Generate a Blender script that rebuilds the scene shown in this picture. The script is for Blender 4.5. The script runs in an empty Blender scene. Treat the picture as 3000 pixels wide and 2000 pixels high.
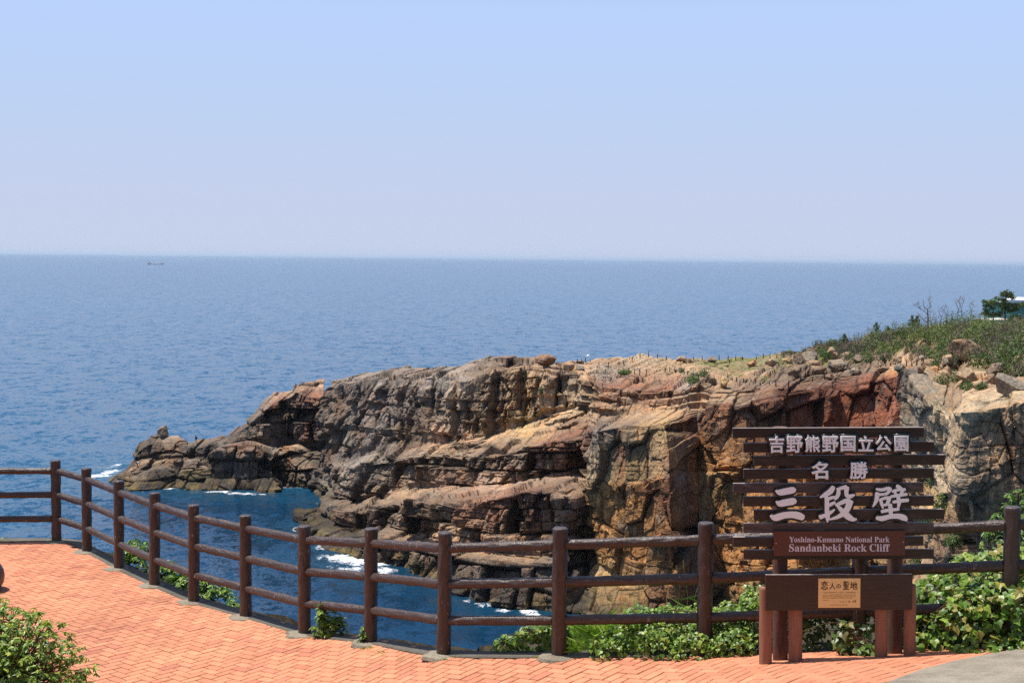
import bpy, bmesh, math, random
import numpy as np
from mathutils import Vector, Matrix
from mathutils.bvhtree import BVHTree
scn = bpy.context.scene
COL = scn.collection
rng = np.random.default_rng(7)
random.seed(7)
R = math.radians

# ------------------------------------------------------------------ camera, sky, sun, exposure
CAMZ = 50.0
F = 4167.0                                   # focal length in pixels of the 3000 px wide photograph
cam_d = bpy.data.cameras.new('camera'); cam = bpy.data.objects.new('camera', cam_d); COL.objects.link(cam)
cam_d.sensor_width = 36.0; cam_d.lens = 36.0 * F / 3000.0
cam_d.clip_start = 0.1; cam_d.clip_end = 400000.0
PITCH = math.atan(244.0 / F); ROLL = R(0.611)
RM = Matrix.Rotation(R(90) - PITCH, 3, 'X') @ Matrix.Rotation(ROLL, 3, 'Z')
cam.matrix_world = Matrix.Translation((0, 0, CAMZ)) @ RM.to_4x4()
scn.camera = cam
SUN_EL = R(71.0); SUN_AZ = (-0.96, 0.28)
n_ = math.hypot(*SUN_AZ)
SUN = Vector((SUN_AZ[0] / n_ * math.cos(SUN_EL), SUN_AZ[1] / n_ * math.cos(SUN_EL), math.sin(SUN_EL)))
world = bpy.data.worlds.new('World'); scn.world = world; world.use_nodes = True
wn = world.node_tree.nodes; wl = world.node_tree.links
bg = wn['Background']
sky = wn.new('ShaderNodeTexSky'); sky.sky_type = 'NISHITA'; sky.sun_disc = False
sky.sun_elevation = SUN_EL; sky.sun_rotation = math.atan2(SUN_AZ[0], SUN_AZ[1])
sky.altitude = 50; sky.air_density = 1.0; sky.dust_density = 1.6; sky.ozone_density = 3.0
SKYK = 0.105
tc = wn.new('ShaderNodeTexCoord'); sx = wn.new('ShaderNodeSeparateXYZ'); wl.new(tc.outputs['Generated'], sx.inputs[0])
def wramp(stops):                              # pale hazy air near the horizon of a humid summer day
    r = wn.new('ShaderNodeValToRGB'); e = r.color_ramp.elements
    while len(e) < len(stops): e.new(0.5)
    for q, (p, c) in zip(e, stops): q.position = p; q.color = (*c, 1)
    wl.new(sx.outputs[2], r.inputs[0]); return r.outputs[0]
hz = wramp([(0.0, (0.438, 0.482, 0.622)), (0.05, (0.422, 0.484, 0.645)), (0.10, (0.388, 0.490, 0.682)), (0.17, (0.370, 0.490, 0.742)), (0.27, (0.20, 0.32, 0.62)), (0.42, (0.075, 0.155, 0.36))])
sc_ = wn.new('ShaderNodeMix'); sc_.data_type = 'RGBA'; sc_.blend_type = 'MULTIPLY'; sc_.inputs[0].default_value = 1.0; sc_.inputs[7].default_value = (1 / SKYK, 1 / SKYK, 1 / SKYK, 1); wl.new(hz, sc_.inputs[6])
mx_ = wn.new('ShaderNodeMix'); mx_.data_type = 'RGBA'; wl.new(wramp([(0.0, (1, 1, 1)), (0.18, (1, 1, 1)), (0.6, (0, 0, 0))]), mx_.inputs[0]); wl.new(sky.outputs[0], mx_.inputs[6]); wl.new(sc_.outputs[2], mx_.inputs[7])
wl.new(mx_.outputs[2], bg.inputs[0]); bg.inputs[1].default_value = SKYK
sun_d = bpy.data.lights.new('sun', 'SUN'); sun_d.energy = 5.0; sun_d.angle = R(0.53); sun_d.color = (1.0, 0.95, 0.87)
sun = bpy.data.objects.new('sun', sun_d); COL.objects.link(sun)
sun.rotation_euler = SUN.to_track_quat('Z', 'Y').to_euler()
scn.view_settings.view_transform = 'Standard'; scn.view_settings.look = 'None'
scn.view_settings.gamma = 1.0; scn.view_settings.use_curve_mapping = False
scn.view_settings.exposure = 0.40
scn.cycles.max_bounces = 6; scn.cycles.transparent_max_bounces = 12
scn.cycles.use_denoising = False
scn.cycles.volume_bounces = 0; scn.cycles.use_adaptive_sampling = False
scn.render.filter_size = 1.15

# ------------------------------------------------------------------ pixel (3000 x 2000) -> point
RN = np.array(RM)
def P(px, py, d):
    """the point at world distance y = d seen at pixel (px, py)"""
    px, py, d = np.broadcast_arrays(np.asarray(px, float), np.asarray(py, float), np.asarray(d, float))
    c = np.stack([(px - 1500) / F, -(py - 1000) / F, -np.ones_like(px)], -1)
    w = c @ RN.T
    return w * (d / w[..., 1])[..., None] + np.array([0, 0, CAMZ])
def PZ(px, py, z):
    c = np.array([(px - 1500) / F, -(py - 1000) / F, -1.0]) @ RN.T
    return c * ((z - CAMZ) / c[2]) + np.array([0, 0, CAMZ])
def ray(px, py):
    c = np.array([(px - 1500) / F, -(py - 1000) / F, -1.0]) @ RN.T
    return Vector(c / np.linalg.norm(c))

# ------------------------------------------------------------------ numpy noise
def h3(x, y, z, s=0):
    x = x.astype(np.int64); y = y.astype(np.int64); z = z.astype(np.int64)
    h = (x * 374761393 + y * 668265263 + z * 1274126177 + s * 974711 + 12345) & 0xFFFFFFFF
    h = ((h ^ (h >> 13)) * 1274126177) & 0xFFFFFFFF
    h = ((h ^ (h >> 16)) * 2246822519) & 0xFFFFFFFF
    h = h ^ (h >> 15)
    return (h & 0xFFFFFF).astype(float) / float(0xFFFFFF)
def vnoise(p, s=0):
    i = np.floor(p); f = p - i; u = f * f * f * (f * (f * 6 - 15) + 10)
    x, y, z = i[..., 0], i[..., 1], i[..., 2]; a, b, c = u[..., 0], u[..., 1], u[..., 2]
    def l(p0, p1, t): return p0 + (p1 - p0) * t
    r = l(l(l(h3(x, y, z, s), h3(x + 1, y, z, s), a), l(h3(x, y + 1, z, s), h3(x + 1, y + 1, z, s), a), b),
          l(l(h3(x, y, z + 1, s), h3(x + 1, y, z + 1, s), a), l(h3(x, y + 1, z + 1, s), h3(x + 1, y + 1, z + 1, s), a), b), c)
    return r * 2 - 1
def fbm(p, o=4, s=0, g=0.5):
    r = 0; a = 1; t = 0
    for k in range(o):
        r = r + a * vnoise(p * 2 ** k + 17.3 * k, s + k); t += a; a *= g
    return r / t
def sstep(a, b, x):
    t = np.clip((x - a) / (b - a), 0, 1); return t * t * (3 - 2 * t)

# ------------------------------------------------------------------ mesh and object helpers
def np_mesh(name, v, f, cols=None, smooth=False, extra=None):
    """v (N,3); f (M,k) all with the same number of corners; cols (N,3) colours per vertex"""
    v = np.asarray(v, np.float32); f = np.asarray(f, np.int32)
    me = bpy.data.meshes.new(name); k = f.shape[1]
    me.vertices.add(len(v)); me.vertices.foreach_set('co', v.ravel())
    me.loops.add(f.size); me.loops.foreach_set('vertex_index', f.ravel())
    me.polygons.add(len(f)); me.polygons.foreach_set('loop_start', np.arange(0, f.size, k, dtype=np.int32))
    me.polygons.foreach_set('loop_total', np.full(len(f), k, np.int32))
    me.polygons.foreach_set('use_smooth', np.full(len(f), smooth))
    if cols is not None:
        a = me.attributes.new('Col', 'FLOAT_COLOR', 'POINT')
        a.data.foreach_set('color', np.concatenate([cols, np.ones((len(v), 1))], 1).astype(np.float32).ravel())
    for kk, arr in (extra or {}).items():
        a = me.attributes.new(kk, 'FLOAT', 'POINT'); a.data.foreach_set('value', arr.astype(np.float32).ravel())
    me.update(calc_edges=True); me.validate()
    return me
def link(name, me, mat=None, parent=None):
    o = bpy.data.objects.new(name, me); COL.objects.link(o)
    if mat is not None and me is not None: me.materials.append(mat)
    if parent is not None: o.parent = parent; o.matrix_parent_inverse = Matrix.Translation(-Vector(parent.location)) if parent.type == 'EMPTY' else Matrix.Identity(4)
    return o
def tag(o, label=None, cat=None, group=None, kind=None):
    if label: o['label'] = label
    if cat: o['category'] = cat
    if group: o['group'] = group
    if kind: o['kind'] = kind
    return o
def thing(name, loc, label, cat, group=None):
    o = bpy.data.objects.new(name, None); COL.objects.link(o); o.location = Vector([float(c) for c in loc]); o.empty_display_size = 0.2
    return tag(o, label, cat, group)
class MB:
    """collects shapes and builds ONE mesh"""
    def __init__(s): s.bm = bmesh.new()
    def quadbox(s, c, bev=0.0):
        """box from 8 corners: (x0z0 front, x1z0, x1z1, x0z1) front then back"""
        b = bmesh.new(); v = [b.verts.new(Vector([float(q) for q in p])) for p in c]
        for f in ((0, 1, 2, 3), (5, 4, 7, 6), (4, 5, 1, 0), (3, 2, 6, 7), (4, 0, 3, 7), (1, 5, 6, 2)): b.faces.new([v[i] for i in f])
        if bev: bmesh.ops.bevel(b, geom=b.edges[:], offset=bev, segments=2, affect='EDGES', profile=0.6)
        s._add(b)
    def box(s, x0, x1, y0, y1, z0, z1, bev=0.0):
        s.quadbox([(x0, y0, z0), (x1, y0, z0), (x1, y0, z1), (x0, y0, z1), (x0, y1, z0), (x1, y1, z0), (x1, y1, z1), (x0, y1, z1)], bev)
    def _add(s, b):
        m = bpy.data.meshes.new('tmp'); b.to_mesh(m); b.free(); s.bm.from_mesh(m); bpy.data.meshes.remove(m)
    def tube(s, pts, rad, seg=8, cap=True, rough=0.0, seed=0, sub=0):
        pts = [Vector([float(q) for q in p]) for p in pts]; n = len(pts)
        rad = list(rad) if hasattr(rad, '__len__') else [rad] * n
        rings = []; up0 = None
        for i, p in enumerate(pts):
            t = (pts[min(i + 1, n - 1)] - pts[max(i - 1, 0)]).normalized()
            ref = Vector((0, 0, 1)) if abs(t.z) < 0.9 else Vector((1, 0, 0))
            if up0 is not None: ref = up0
            a = t.cross(ref).normalized(); b_ = a.cross(t).normalized(); up0 = b_
            ring = []
            for k in range(seg):
                an = 2 * math.pi * k / seg
                r = rad[i]
                if rough: r *= 1 + rough * (random.random() - 0.5)
                ring.append(s.bm.verts.new(p + (a * math.cos(an) + b_ * math.sin(an)) * r))
            rings.append(ring)
        for i in range(n - 1):
            for k in range(seg):
                f = s.bm.faces.new([rings[i][k], rings[i][(k + 1) % seg], rings[i + 1][(k + 1) % seg], rings[i + 1][k]]); f.smooth = True
        if cap:
            s.bm.faces.new(rings[0][::-1]); s.bm.faces.new(rings[-1])
    def poly_extrude(s, pts2, d0, d1, to3):
        """flat outline extruded between depths d0 (front) and d1"""
        a = [s.bm.verts.new(to3(p, d0)) for p in pts2]; b = [s.bm.verts.new(to3(p, d1)) for p in pts2]; n = len(pts2)
        s.bm.faces.new(a)
        for i in range(n): s.bm.faces.new([a[(i + 1) % n], a[i], b[i], b[(i + 1) % n]])
    def build(s, name, mat, parent=None, fix=True):
        if fix: bmesh.ops.recalc_face_normals(s.bm, faces=s.bm.faces[:])
        me = bpy.data.meshes.new(name); s.bm.to_mesh(me); s.bm.free()
        return link(name, me, mat, parent)

# ------------------------------------------------------------------ materials
def mat(name, col=(0.5, 0.5, 0.5), rough=0.7, spec=0.5, metal=0.0):
    m = bpy.data.materials.new(name); m.use_nodes = True
    b = m.node_tree.nodes['Principled BSDF']
    b.inputs['Base Color'].default_value = (*col, 1); b.inputs['Roughness'].default_value = rough
    b.inputs['Specular IOR Level'].default_value = spec; b.inputs['Metallic'].default_value = metal
    return m
class N:
    """small node-building helper"""
    def __init__(s, m): s.t = m.node_tree; s.n = s.t.nodes; s.b = s.n['Principled BSDF']
    def add(s, k, **kw):
        x = s.n.new(k)
        for a, v in kw.items(): setattr(x, a, v)
        return x
    def L(s, a, b): s.t.links.new(a, b)
    def pos(s, scale=(1, 1, 1), obj=False):
        src = s.add('ShaderNodeTexCoord').outputs['Object'] if obj else s.add('ShaderNodeNewGeometry').outputs['Position']
        m = s.add('ShaderNodeMapping'); m.inputs['Scale'].default_value = scale; s.L(src, m.inputs[0]); return m.outputs[0]
    def noise(s, vec, scale, detail=4, rough=0.55, dist=0.0):
        x = s.add('ShaderNodeTexNoise'); x.inputs['Scale'].default_value = scale; x.inputs['Detail'].default_value = detail
        x.inputs['Roughness'].default_value = rough; x.inputs['Distortion'].default_value = dist; s.L(vec, x.inputs['Vector']); return x.outputs[0]
    def ramp(s, fac, stops):
        r = s.add('ShaderNodeValToRGB'); e = r.color_ramp.elements
        while len(e) < len(stops): e.new(0.5)
        for q, (p, c) in zip(e, stops): q.position = p; q.color = (*c, 1) if len(c) == 3 else c
        s.L(fac, r.inputs[0]); return r.outputs[0]
    def mix(s, fac, a, b, mode='MIX'):
        x = s.add('ShaderNodeMix', data_type='RGBA', blend_type=mode)
        for v, i in ((fac, 0), (a, 6), (b, 7)):
            if isinstance(v, (int, float)): x.inputs[i].default_value = v
            elif isinstance(v, tuple): x.inputs[i].default_value = (*v, 1)
            else: s.L(v, x.inputs[i])
        return x.outputs[2]
    def math(s, op, a, b=None):
        x = s.add('ShaderNodeMath', operation=op)
        for v, i in ((a, 0), (b, 1)):
            if v is None: continue
            if isinstance(v, (int, float)): x.inputs[i].default_value = v
            else: s.L(v, x.inputs[i])
        return x.outputs[0]
    def bump(s, h, strength=0.5, dist=0.02, prev=None):
        x = s.add('ShaderNodeBump'); x.inputs['Strength'].default_value = strength; x.inputs['Distance'].default_value = dist
        s.L(h, x.inputs['Height'])
        if prev is not None: s.L(prev, x.inputs['Normal'])
        return x.outputs[0]
    def attr(s, name='Col'): return s.add('ShaderNodeAttribute', attribute_name=name)

def rock_mat(name, sc=1.0):
    m = mat(name, rough=0.85, spec=0.3); n = N(m)
    c = n.attr('Col').outputs['Color']
    p = n.pos()
    a = n.noise(p, 0.9 * sc, 8, 0.65); b = n.noise(p, 4.0 * sc, 8, 0.7)
    v = n.ramp(a, [(0.3, (0.62, 0.62, 0.64)), (0.5, (1, 1, 1)), (0.72, (1.32, 1.27, 1.2))])
    w = n.ramp(b, [(0.3, (0.55, 0.53, 0.52)), (0.5, (1, 1, 1)), (0.7, (1.3, 1.28, 1.22))])
    x = n.mix(1.0, c, v, 'MULTIPLY'); x = n.mix(1.0, x, w, 'MULTIPLY')
    # rust tints, run-off streaks on the steep faces, hairline joints
    ru = n.noise(n.pos((1, 1, 0.5)), 0.32 * sc, 6, 0.65, 0.4); x = n.mix(1.0, x, n.ramp(ru, [(0.36, (0.86, 0.90, 0.95)), (0.5, (1, 1, 1)), (0.62, (1.10, 0.96, 0.82)), (0.72, (1.08, 0.84, 0.66))]), 'MULTIPLY')
    sx_ = n.add('ShaderNodeSeparateXYZ'); n.L(n.add('ShaderNodeNewGeometry').outputs['True Normal'], sx_.inputs[0]); steep = n.ramp(sx_.outputs[2], [(0.35, (1, 1, 1)), (0.7, (0.15,) * 3)])
    sk = n.noise(n.pos((1, 1, 0.16)), 1.5 * sc, 8, 0.72, 0.3); x = n.mix(steep, x, n.mix(1.0, x, n.ramp(sk, [(0.34, (0.42, 0.38, 0.36)), (0.47, (0.9, 0.88, 0.87)), (0.56, (1.1, 1.07, 1.02)), (0.68, (1.5, 1.42, 1.3))]), 'MULTIPLY'))
    wv = n.noise(p, 0.7 * sc, 3, 0.6)
    for vs, wd, dk in ((0.34, 0.022, 0.28), (0.95, 0.035, 0.45)):
        mp = n.add('ShaderNodeVectorMath', operation='ADD'); n.L(n.pos((1, 0.7, 0.75)), mp.inputs[0])
        sc_n = n.add('ShaderNodeVectorMath', operation='SCALE'); n.L(wv, sc_n.inputs[0]); sc_n.inputs['Scale'].default_value = 0.7; n.L(sc_n.outputs[0], mp.inputs[1])
        vo = n.add('ShaderNodeTexVoronoi', feature='DISTANCE_TO_EDGE'); vo.inputs['Scale'].default_value = vs * sc; n.L(mp.outputs[0], vo.inputs['Vector'])
        x = n.mix(1.0, x, n.ramp(vo.outputs['Distance'], [(0.0, (dk,) * 3), (wd, (1, 1, 1))]), 'MULTIPLY')
    n.L(x, n.b.inputs['Base Color'])
    d = n.noise(p, 14.0 * sc, 5, 0.7)
    n.L(n.bump(d, 0.8, 0.06 / sc, n.bump(b, 0.8, 0.16 / sc, n.bump(a, 0.5, 0.30 / sc))), n.b.inputs['Normal'])
    return m
def leaf_mat(name, trans=0.3, rough=0.42, spec=0.5):
    m = mat(name, rough=rough, spec=spec); n = N(m)
    c = n.attr('Col').outputs['Color']; n.L(c, n.b.inputs['Base Color'])
    tr = n.add('ShaderNodeBsdfTranslucent'); g = n.mix(1.0, c, (1.25, 1.35, 0.6), 'MULTIPLY'); n.L(g, tr.inputs[0])
    mx = n.add('ShaderNodeMixShader'); mx.inputs[0].default_value = trans
    n.L(n.b.outputs[0], mx.inputs[1]); n.L(tr.outputs[0], mx.inputs[2])
    n.L(mx.outputs[0], n.n['Material Output'].inputs[0]); return m
def bark_mat(name, col, rough, spec, zs, sc, bs=0.6, bd=0.012, var=0.35, obj=False):
    m = mat(name, rough=rough, spec=spec); n = N(m)
    p = n.pos(zs, obj); a = n.noise(p, sc, 6, 0.6, 0.6); b = n.noise(n.pos((1, 1, 1), obj), sc * 0.25, 4)
    lo = tuple(c * (1 - var) for c in col); hi = tuple(c * (1 + var) for c in col)
    n.L(n.mix(b, n.ramp(a, [(0.3, lo), (0.7, hi)]), col), n.b.inputs['Base Color'])
    n.L(n.ramp(b, [(0.3, (rough * 0.8,) * 3), (0.7, (min(1, rough * 1.25),) * 3)]), n.b.inputs['Roughness'])
    n.L(n.bump(a, bs, bd), n.b.inputs['Normal']); return m
M_ROCK = rock_mat('cliff_rock'); M_BOULDER = rock_mat('boulder_rock', 2.0)
M_LEAF = leaf_mat('green_leaf'); M_GLOSSY = leaf_mat('glossy_leaf', 0.25, 0.42, 0.5); M_SCRUB = leaf_mat('scrub_leaf', 0.2, 0.6, 0.3)
M_TWIG = bark_mat('grey_twig', (0.16, 0.125, 0.105), 0.9, 0.2, (1, 1, 0.3), 6)
M_STEM = bark_mat('brown_stem', (0.10, 0.055, 0.035), 0.85, 0.2, (1, 1, 0.3), 40, 0.4, 0.004)

# ------------------------------------------------------------------ the sea
def axis(lo, hi, step, far, g=1.12):
    a = list(np.arange(lo, hi + step, step)); s = step; b = [a[-1]]; c = [a[0]]
    while b[-1] < far: s *= g; b.append(b[-1] + s)
    s = step
    while c[-1] > -far: s *= g; c.append(c[-1] - s)
    return np.array(c[:0:-1] + a + b[1:])
FOAM = [  # pixel of a breaking patch, its radius in metres along x and y, strength
    (296, 1392, 4.2, 5, 1.0), (318, 1382, 3, 7, 0.95), (270, 1402, 4, 6, 0.6), (340, 1362, 2, 8, 0.8), (300, 1368, 6, 4, 0.5),
    (500, 1428, 2.2, 2.2, 1.0), (440, 1438, 5, 1.3, 0.5), (640, 1439, 5, 2.0, 0.95), (700, 1444, 6, 2.2, 0.9), (760, 1447, 4, 1.6, 0.8), (800, 1441, 3, 1.6, 0.6),
    (840, 1424, 6, 2.4, 0.9), (885, 1421, 3, 1.6, 0.6), (935, 1472, 1.8, 6, 0.55), (950, 1490, 1.5, 4, 0.5),
    (866, 1548, 1.6, 4, 0.95), (930, 1570, 4.4, 3.4, 1.0), (948, 1600, 2.2, 6, 0.9), (1000, 1632, 5, 5.0, 1.0), (1060, 1640, 6, 5.5, 1.0), (1110, 1645, 4.5, 5, 1.0),
    (1040, 1665, 7, 4, 0.7), (1125, 1672, 3.2, 5, 0.9), (985, 1655, 5, 4, 0.5), (940, 1630, 3.5, 5, 0.6), (1120, 1612, 4, 3, 0.8),
    (1390, 1736, 2.2, 2.6, 1.0), (1380, 1755, 3, 3, 0.6), (1420, 1768, 3, 2.5, 0.7), (1480, 1785, 3, 1.8, 0.8), (1545, 1788, 2.2, 1.6, 0.95), (1560, 1797, 2, 1.2, 0.8), (1430, 1778, 3, 2, 0.4),
    (890, 1520, 4, 3, 0.4), (820, 1535, 5, 1.2, 0.35), (1700, 1802, 8, 0.8, 0.4)]
def build_sea():
    X = axis(-95, 35, 0.55, 160000); Y = axis(185, 345, 0.6, 160000)
    gx, gy = np.meshgrid(X, Y, indexing='ij')
    p = np.stack([gx, gy, np.zeros_like(gx)], -1)
    near = np.exp(-((gx + 30) / 110) ** 4 - ((gy - 260) / 150) ** 4)
    z = near * (0.22 * fbm(p * np.array([0.12, 0.2, 1]), 3, 5) + 0.08 * fbm(p * 0.7, 2, 9))
    foam = np.zeros_like(gx)
    for px, py, rx, ry, s in FOAM:
        rx *= 0.82; ry *= 0.82; c = PZ(px, py, 0.0); foam = np.maximum(foam, s * np.exp(-((gx - c[0]) / rx) ** 2 - ((gy - c[1]) / ry) ** 2))
    shal = np.zeros_like(gx)
    for px, py, rx, ry, s in FOAM:
        c = PZ(px, py, 0.0); shal = np.maximum(shal, s * np.exp(-((gx - c[0]) / (rx * 2.2 + 3)) ** 2 - ((gy - c[1]) / (ry * 2.2 + 5)) ** 2))
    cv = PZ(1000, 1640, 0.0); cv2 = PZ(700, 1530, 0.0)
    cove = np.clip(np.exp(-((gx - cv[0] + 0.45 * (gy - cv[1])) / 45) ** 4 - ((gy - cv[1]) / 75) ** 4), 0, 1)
    p[..., 2] = z - 0.1
    nx, ny = gx.shape; idx = np.arange(nx * ny).reshape(nx, ny)
    f = np.stack([idx[:-1, :-1], idx[1:, :-1], idx[1:, 1:], idx[:-1, 1:]], -1).reshape(-1, 4)
    m = mat('sea_water', (0.008, 0.05, 0.105), 0.1, 0.24); n = N(m); n.b.inputs['IOR'].default_value = 1.33
    pw = n.pos((1, 0.75, 1))
    w1 = n.noise(pw, 0.09, 3, 0.5, 0.3); w2 = n.noise(pw, 0.36, 4, 0.65, 0.6); w3 = n.noise(pw, 1.5, 4, 0.7)
    big = n.noise(n.pos((0.0016, 0.0005, 1)), 1.0, 4, 0.6)
    st = n.ramp(big, [(0.3, (0.75,) * 3), (0.65, (1,) * 3)])
    h = n.math('ADD', n.math('ADD', n.math('MULTIPLY', w1, 1.1), n.math('MULTIPLY', w2, 1.15)), n.math('MULTIPLY', w3, 0.42))
    def rip(scale, det, amt, vec):
        x = n.add('ShaderNodeTexNoise'); x.inputs['Scale'].default_value = scale; x.inputs['Detail'].default_value = det; x.inputs['Roughness'].default_value = 0.6; n.L(vec, x.inputs['Vector'])
        a = n.add('ShaderNodeVectorMath', operation='SUBTRACT'); n.L(x.outputs['Color'], a.inputs[0]); a.inputs[1].default_value = (0.5, 0.5, 0.5)
        b = n.add('ShaderNodeVectorMath', operation='MULTIPLY'); n.L(a.outputs[0], b.inputs[0]); b.inputs[1].default_value = (amt * 0.8, amt, 0); return b.outputs[0]
    def vadd(a, b):
        x = n.add('ShaderNodeVectorMath', operation='ADD'); n.L(a, x.inputs[0]); n.L(b, x.inputs[1]) if not isinstance(b, tuple) else setattr(x.inputs[1], 'default_value', b); return x.outputs[0]
    nv = vadd(vadd(rip(0.16, 2, 0.55, pw), rip(0.62, 2, 0.62, pw)), rip(2.2, 2, 0.5, pw)); nv = vadd(nv, (0, 0, 1))
    nz = n.add('ShaderNodeVectorMath', operation='NORMALIZE'); n.L(nv, nz.inputs[0]); bp = nz.outputs[0]
    fo = n.attr('foam').outputs['Fac']; sh = n.attr('shal').outputs['Fac']
    fp = n.noise(n.pos((1, 0.6, 1)), 0.75, 8, 0.72, 0.8); fq = n.noise(n.pos((1, 0.5, 1)), 0.2, 4, 0.6, 0.5)
    fm = n.math('ADD', n.math('MULTIPLY', fo, 1.0), n.math('MULTIPLY', n.math('SUBTRACT', n.math('ADD', n.math('MULTIPLY', fp, 0.7), n.math('MULTIPLY', fq, 0.3)), 0.5), 2.6))
    fm = n.math('MULTIPLY', n.ramp(fm, [(0.56, (0, 0, 0)), (1.0, (1, 1, 1))]), n.ramp(fo, [(0.12, (0, 0, 0)), (0.35, (1, 1, 1))]))
    c0 = n.mix(n.ramp(big, [(0.35, (0, 0, 0)), (0.7, (1, 1, 1))]), (0.006, 0.056, 0.118), (0.008, 0.070, 0.140))
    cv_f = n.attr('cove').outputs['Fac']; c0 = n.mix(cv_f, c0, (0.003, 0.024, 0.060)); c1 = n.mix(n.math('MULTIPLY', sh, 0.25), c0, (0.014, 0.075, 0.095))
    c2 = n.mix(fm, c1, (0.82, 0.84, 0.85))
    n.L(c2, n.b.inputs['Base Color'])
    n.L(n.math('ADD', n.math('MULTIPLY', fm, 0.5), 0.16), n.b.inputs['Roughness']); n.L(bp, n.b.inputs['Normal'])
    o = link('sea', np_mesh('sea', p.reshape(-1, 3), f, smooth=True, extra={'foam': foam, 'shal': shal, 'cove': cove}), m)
    tag(o, kind='structure')
build_sea()

# ------------------------------------------------------------------ rock cliffs
PAL = dict(tan=(0.40, 0.265, 0.158), brown=(0.20, 0.138, 0.092), dark=(0.10, 0.082, 0.066), redbr=(0.225, 0.105, 0.063), red=(0.235, 0.085, 0.045),
           orange=(0.48, 0.23, 0.075), ochre=(0.46, 0.30, 0.13), grey=(0.25, 0.222, 0.185), olive=(0.125, 0.10, 0.045), purp=(0.225, 0.182, 0.148),
           pink=(0.38, 0.255, 0.172), soil=(0.36, 0.25, 0.14), cream=(0.46, 0.35, 0.22), grass=(0.15, 0.16, 0.05))
def cells1(u, w, lay, s):
    """index of a block of about width w, its random value and the distance to its nearest joint"""
    q = u / w + h3(lay, lay * 0, lay * 0, s) * 9.7
    k = np.floor(q)
    def bd(kk): return kk + 0.55 * (h3(kk, lay, lay * 0, s + 1) - 0.5)
    k = np.where(q < bd(k), k - 1, k); k = np.where(q >= bd(k + 1), k + 1, k)
    d = np.minimum(q - bd(k), bd(k + 1) - q) * w
    return k, d, (q - 0.5 * (bd(k) + bd(k + 1))) * w
def blocks(u, b, v, tl, wl, vl, s, cols=0.0):
    """blocky jointed rock: bed thickness tl, block width wl, depth vl -> random value per block, distance to the joints, key"""
    tot = 140.0; r = np.random.default_rng(s); th = []
    while sum(th) < tot: th.append(tl * (0.45 + 1.1 * r.random()))
    e = np.cumsum(th) - 30.0
    lay = np.searchsorted(e, b).astype(float); li = np.clip(lay.astype(int), 1, len(e) - 1)
    db = np.minimum(np.abs(b - e[li - 1]), np.abs(e[li] - b))
    ww = wl * (0.6 + 0.9 * h3(lay, lay * 0, lay * 0, s + 5))
    pb = b - 0.5 * (e[li - 1] + e[li])
    k, du, pu = cells1(u + 0.25 * pb * (h3(lay, lay * 0, lay * 0, s + 7) - 0.5), ww, lay, s + 11); m, dv, pv = cells1(v, vl, lay + 37 * k, s + 23)
    # every block face is a plane of its own, turned left or right and leaning a little
    tilt = pu * 1.25 * (h3(lay, k, m, s + 51) - 0.5) + pb * 0.9 * (h3(lay, k, m, s + 61) - 0.66)
    return h3(lay, k, m, s + 31), np.minimum(np.minimum(du, dv * 1.5), db), h3(lay, lay * 0, lay * 0, s + 41), tilt

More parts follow.
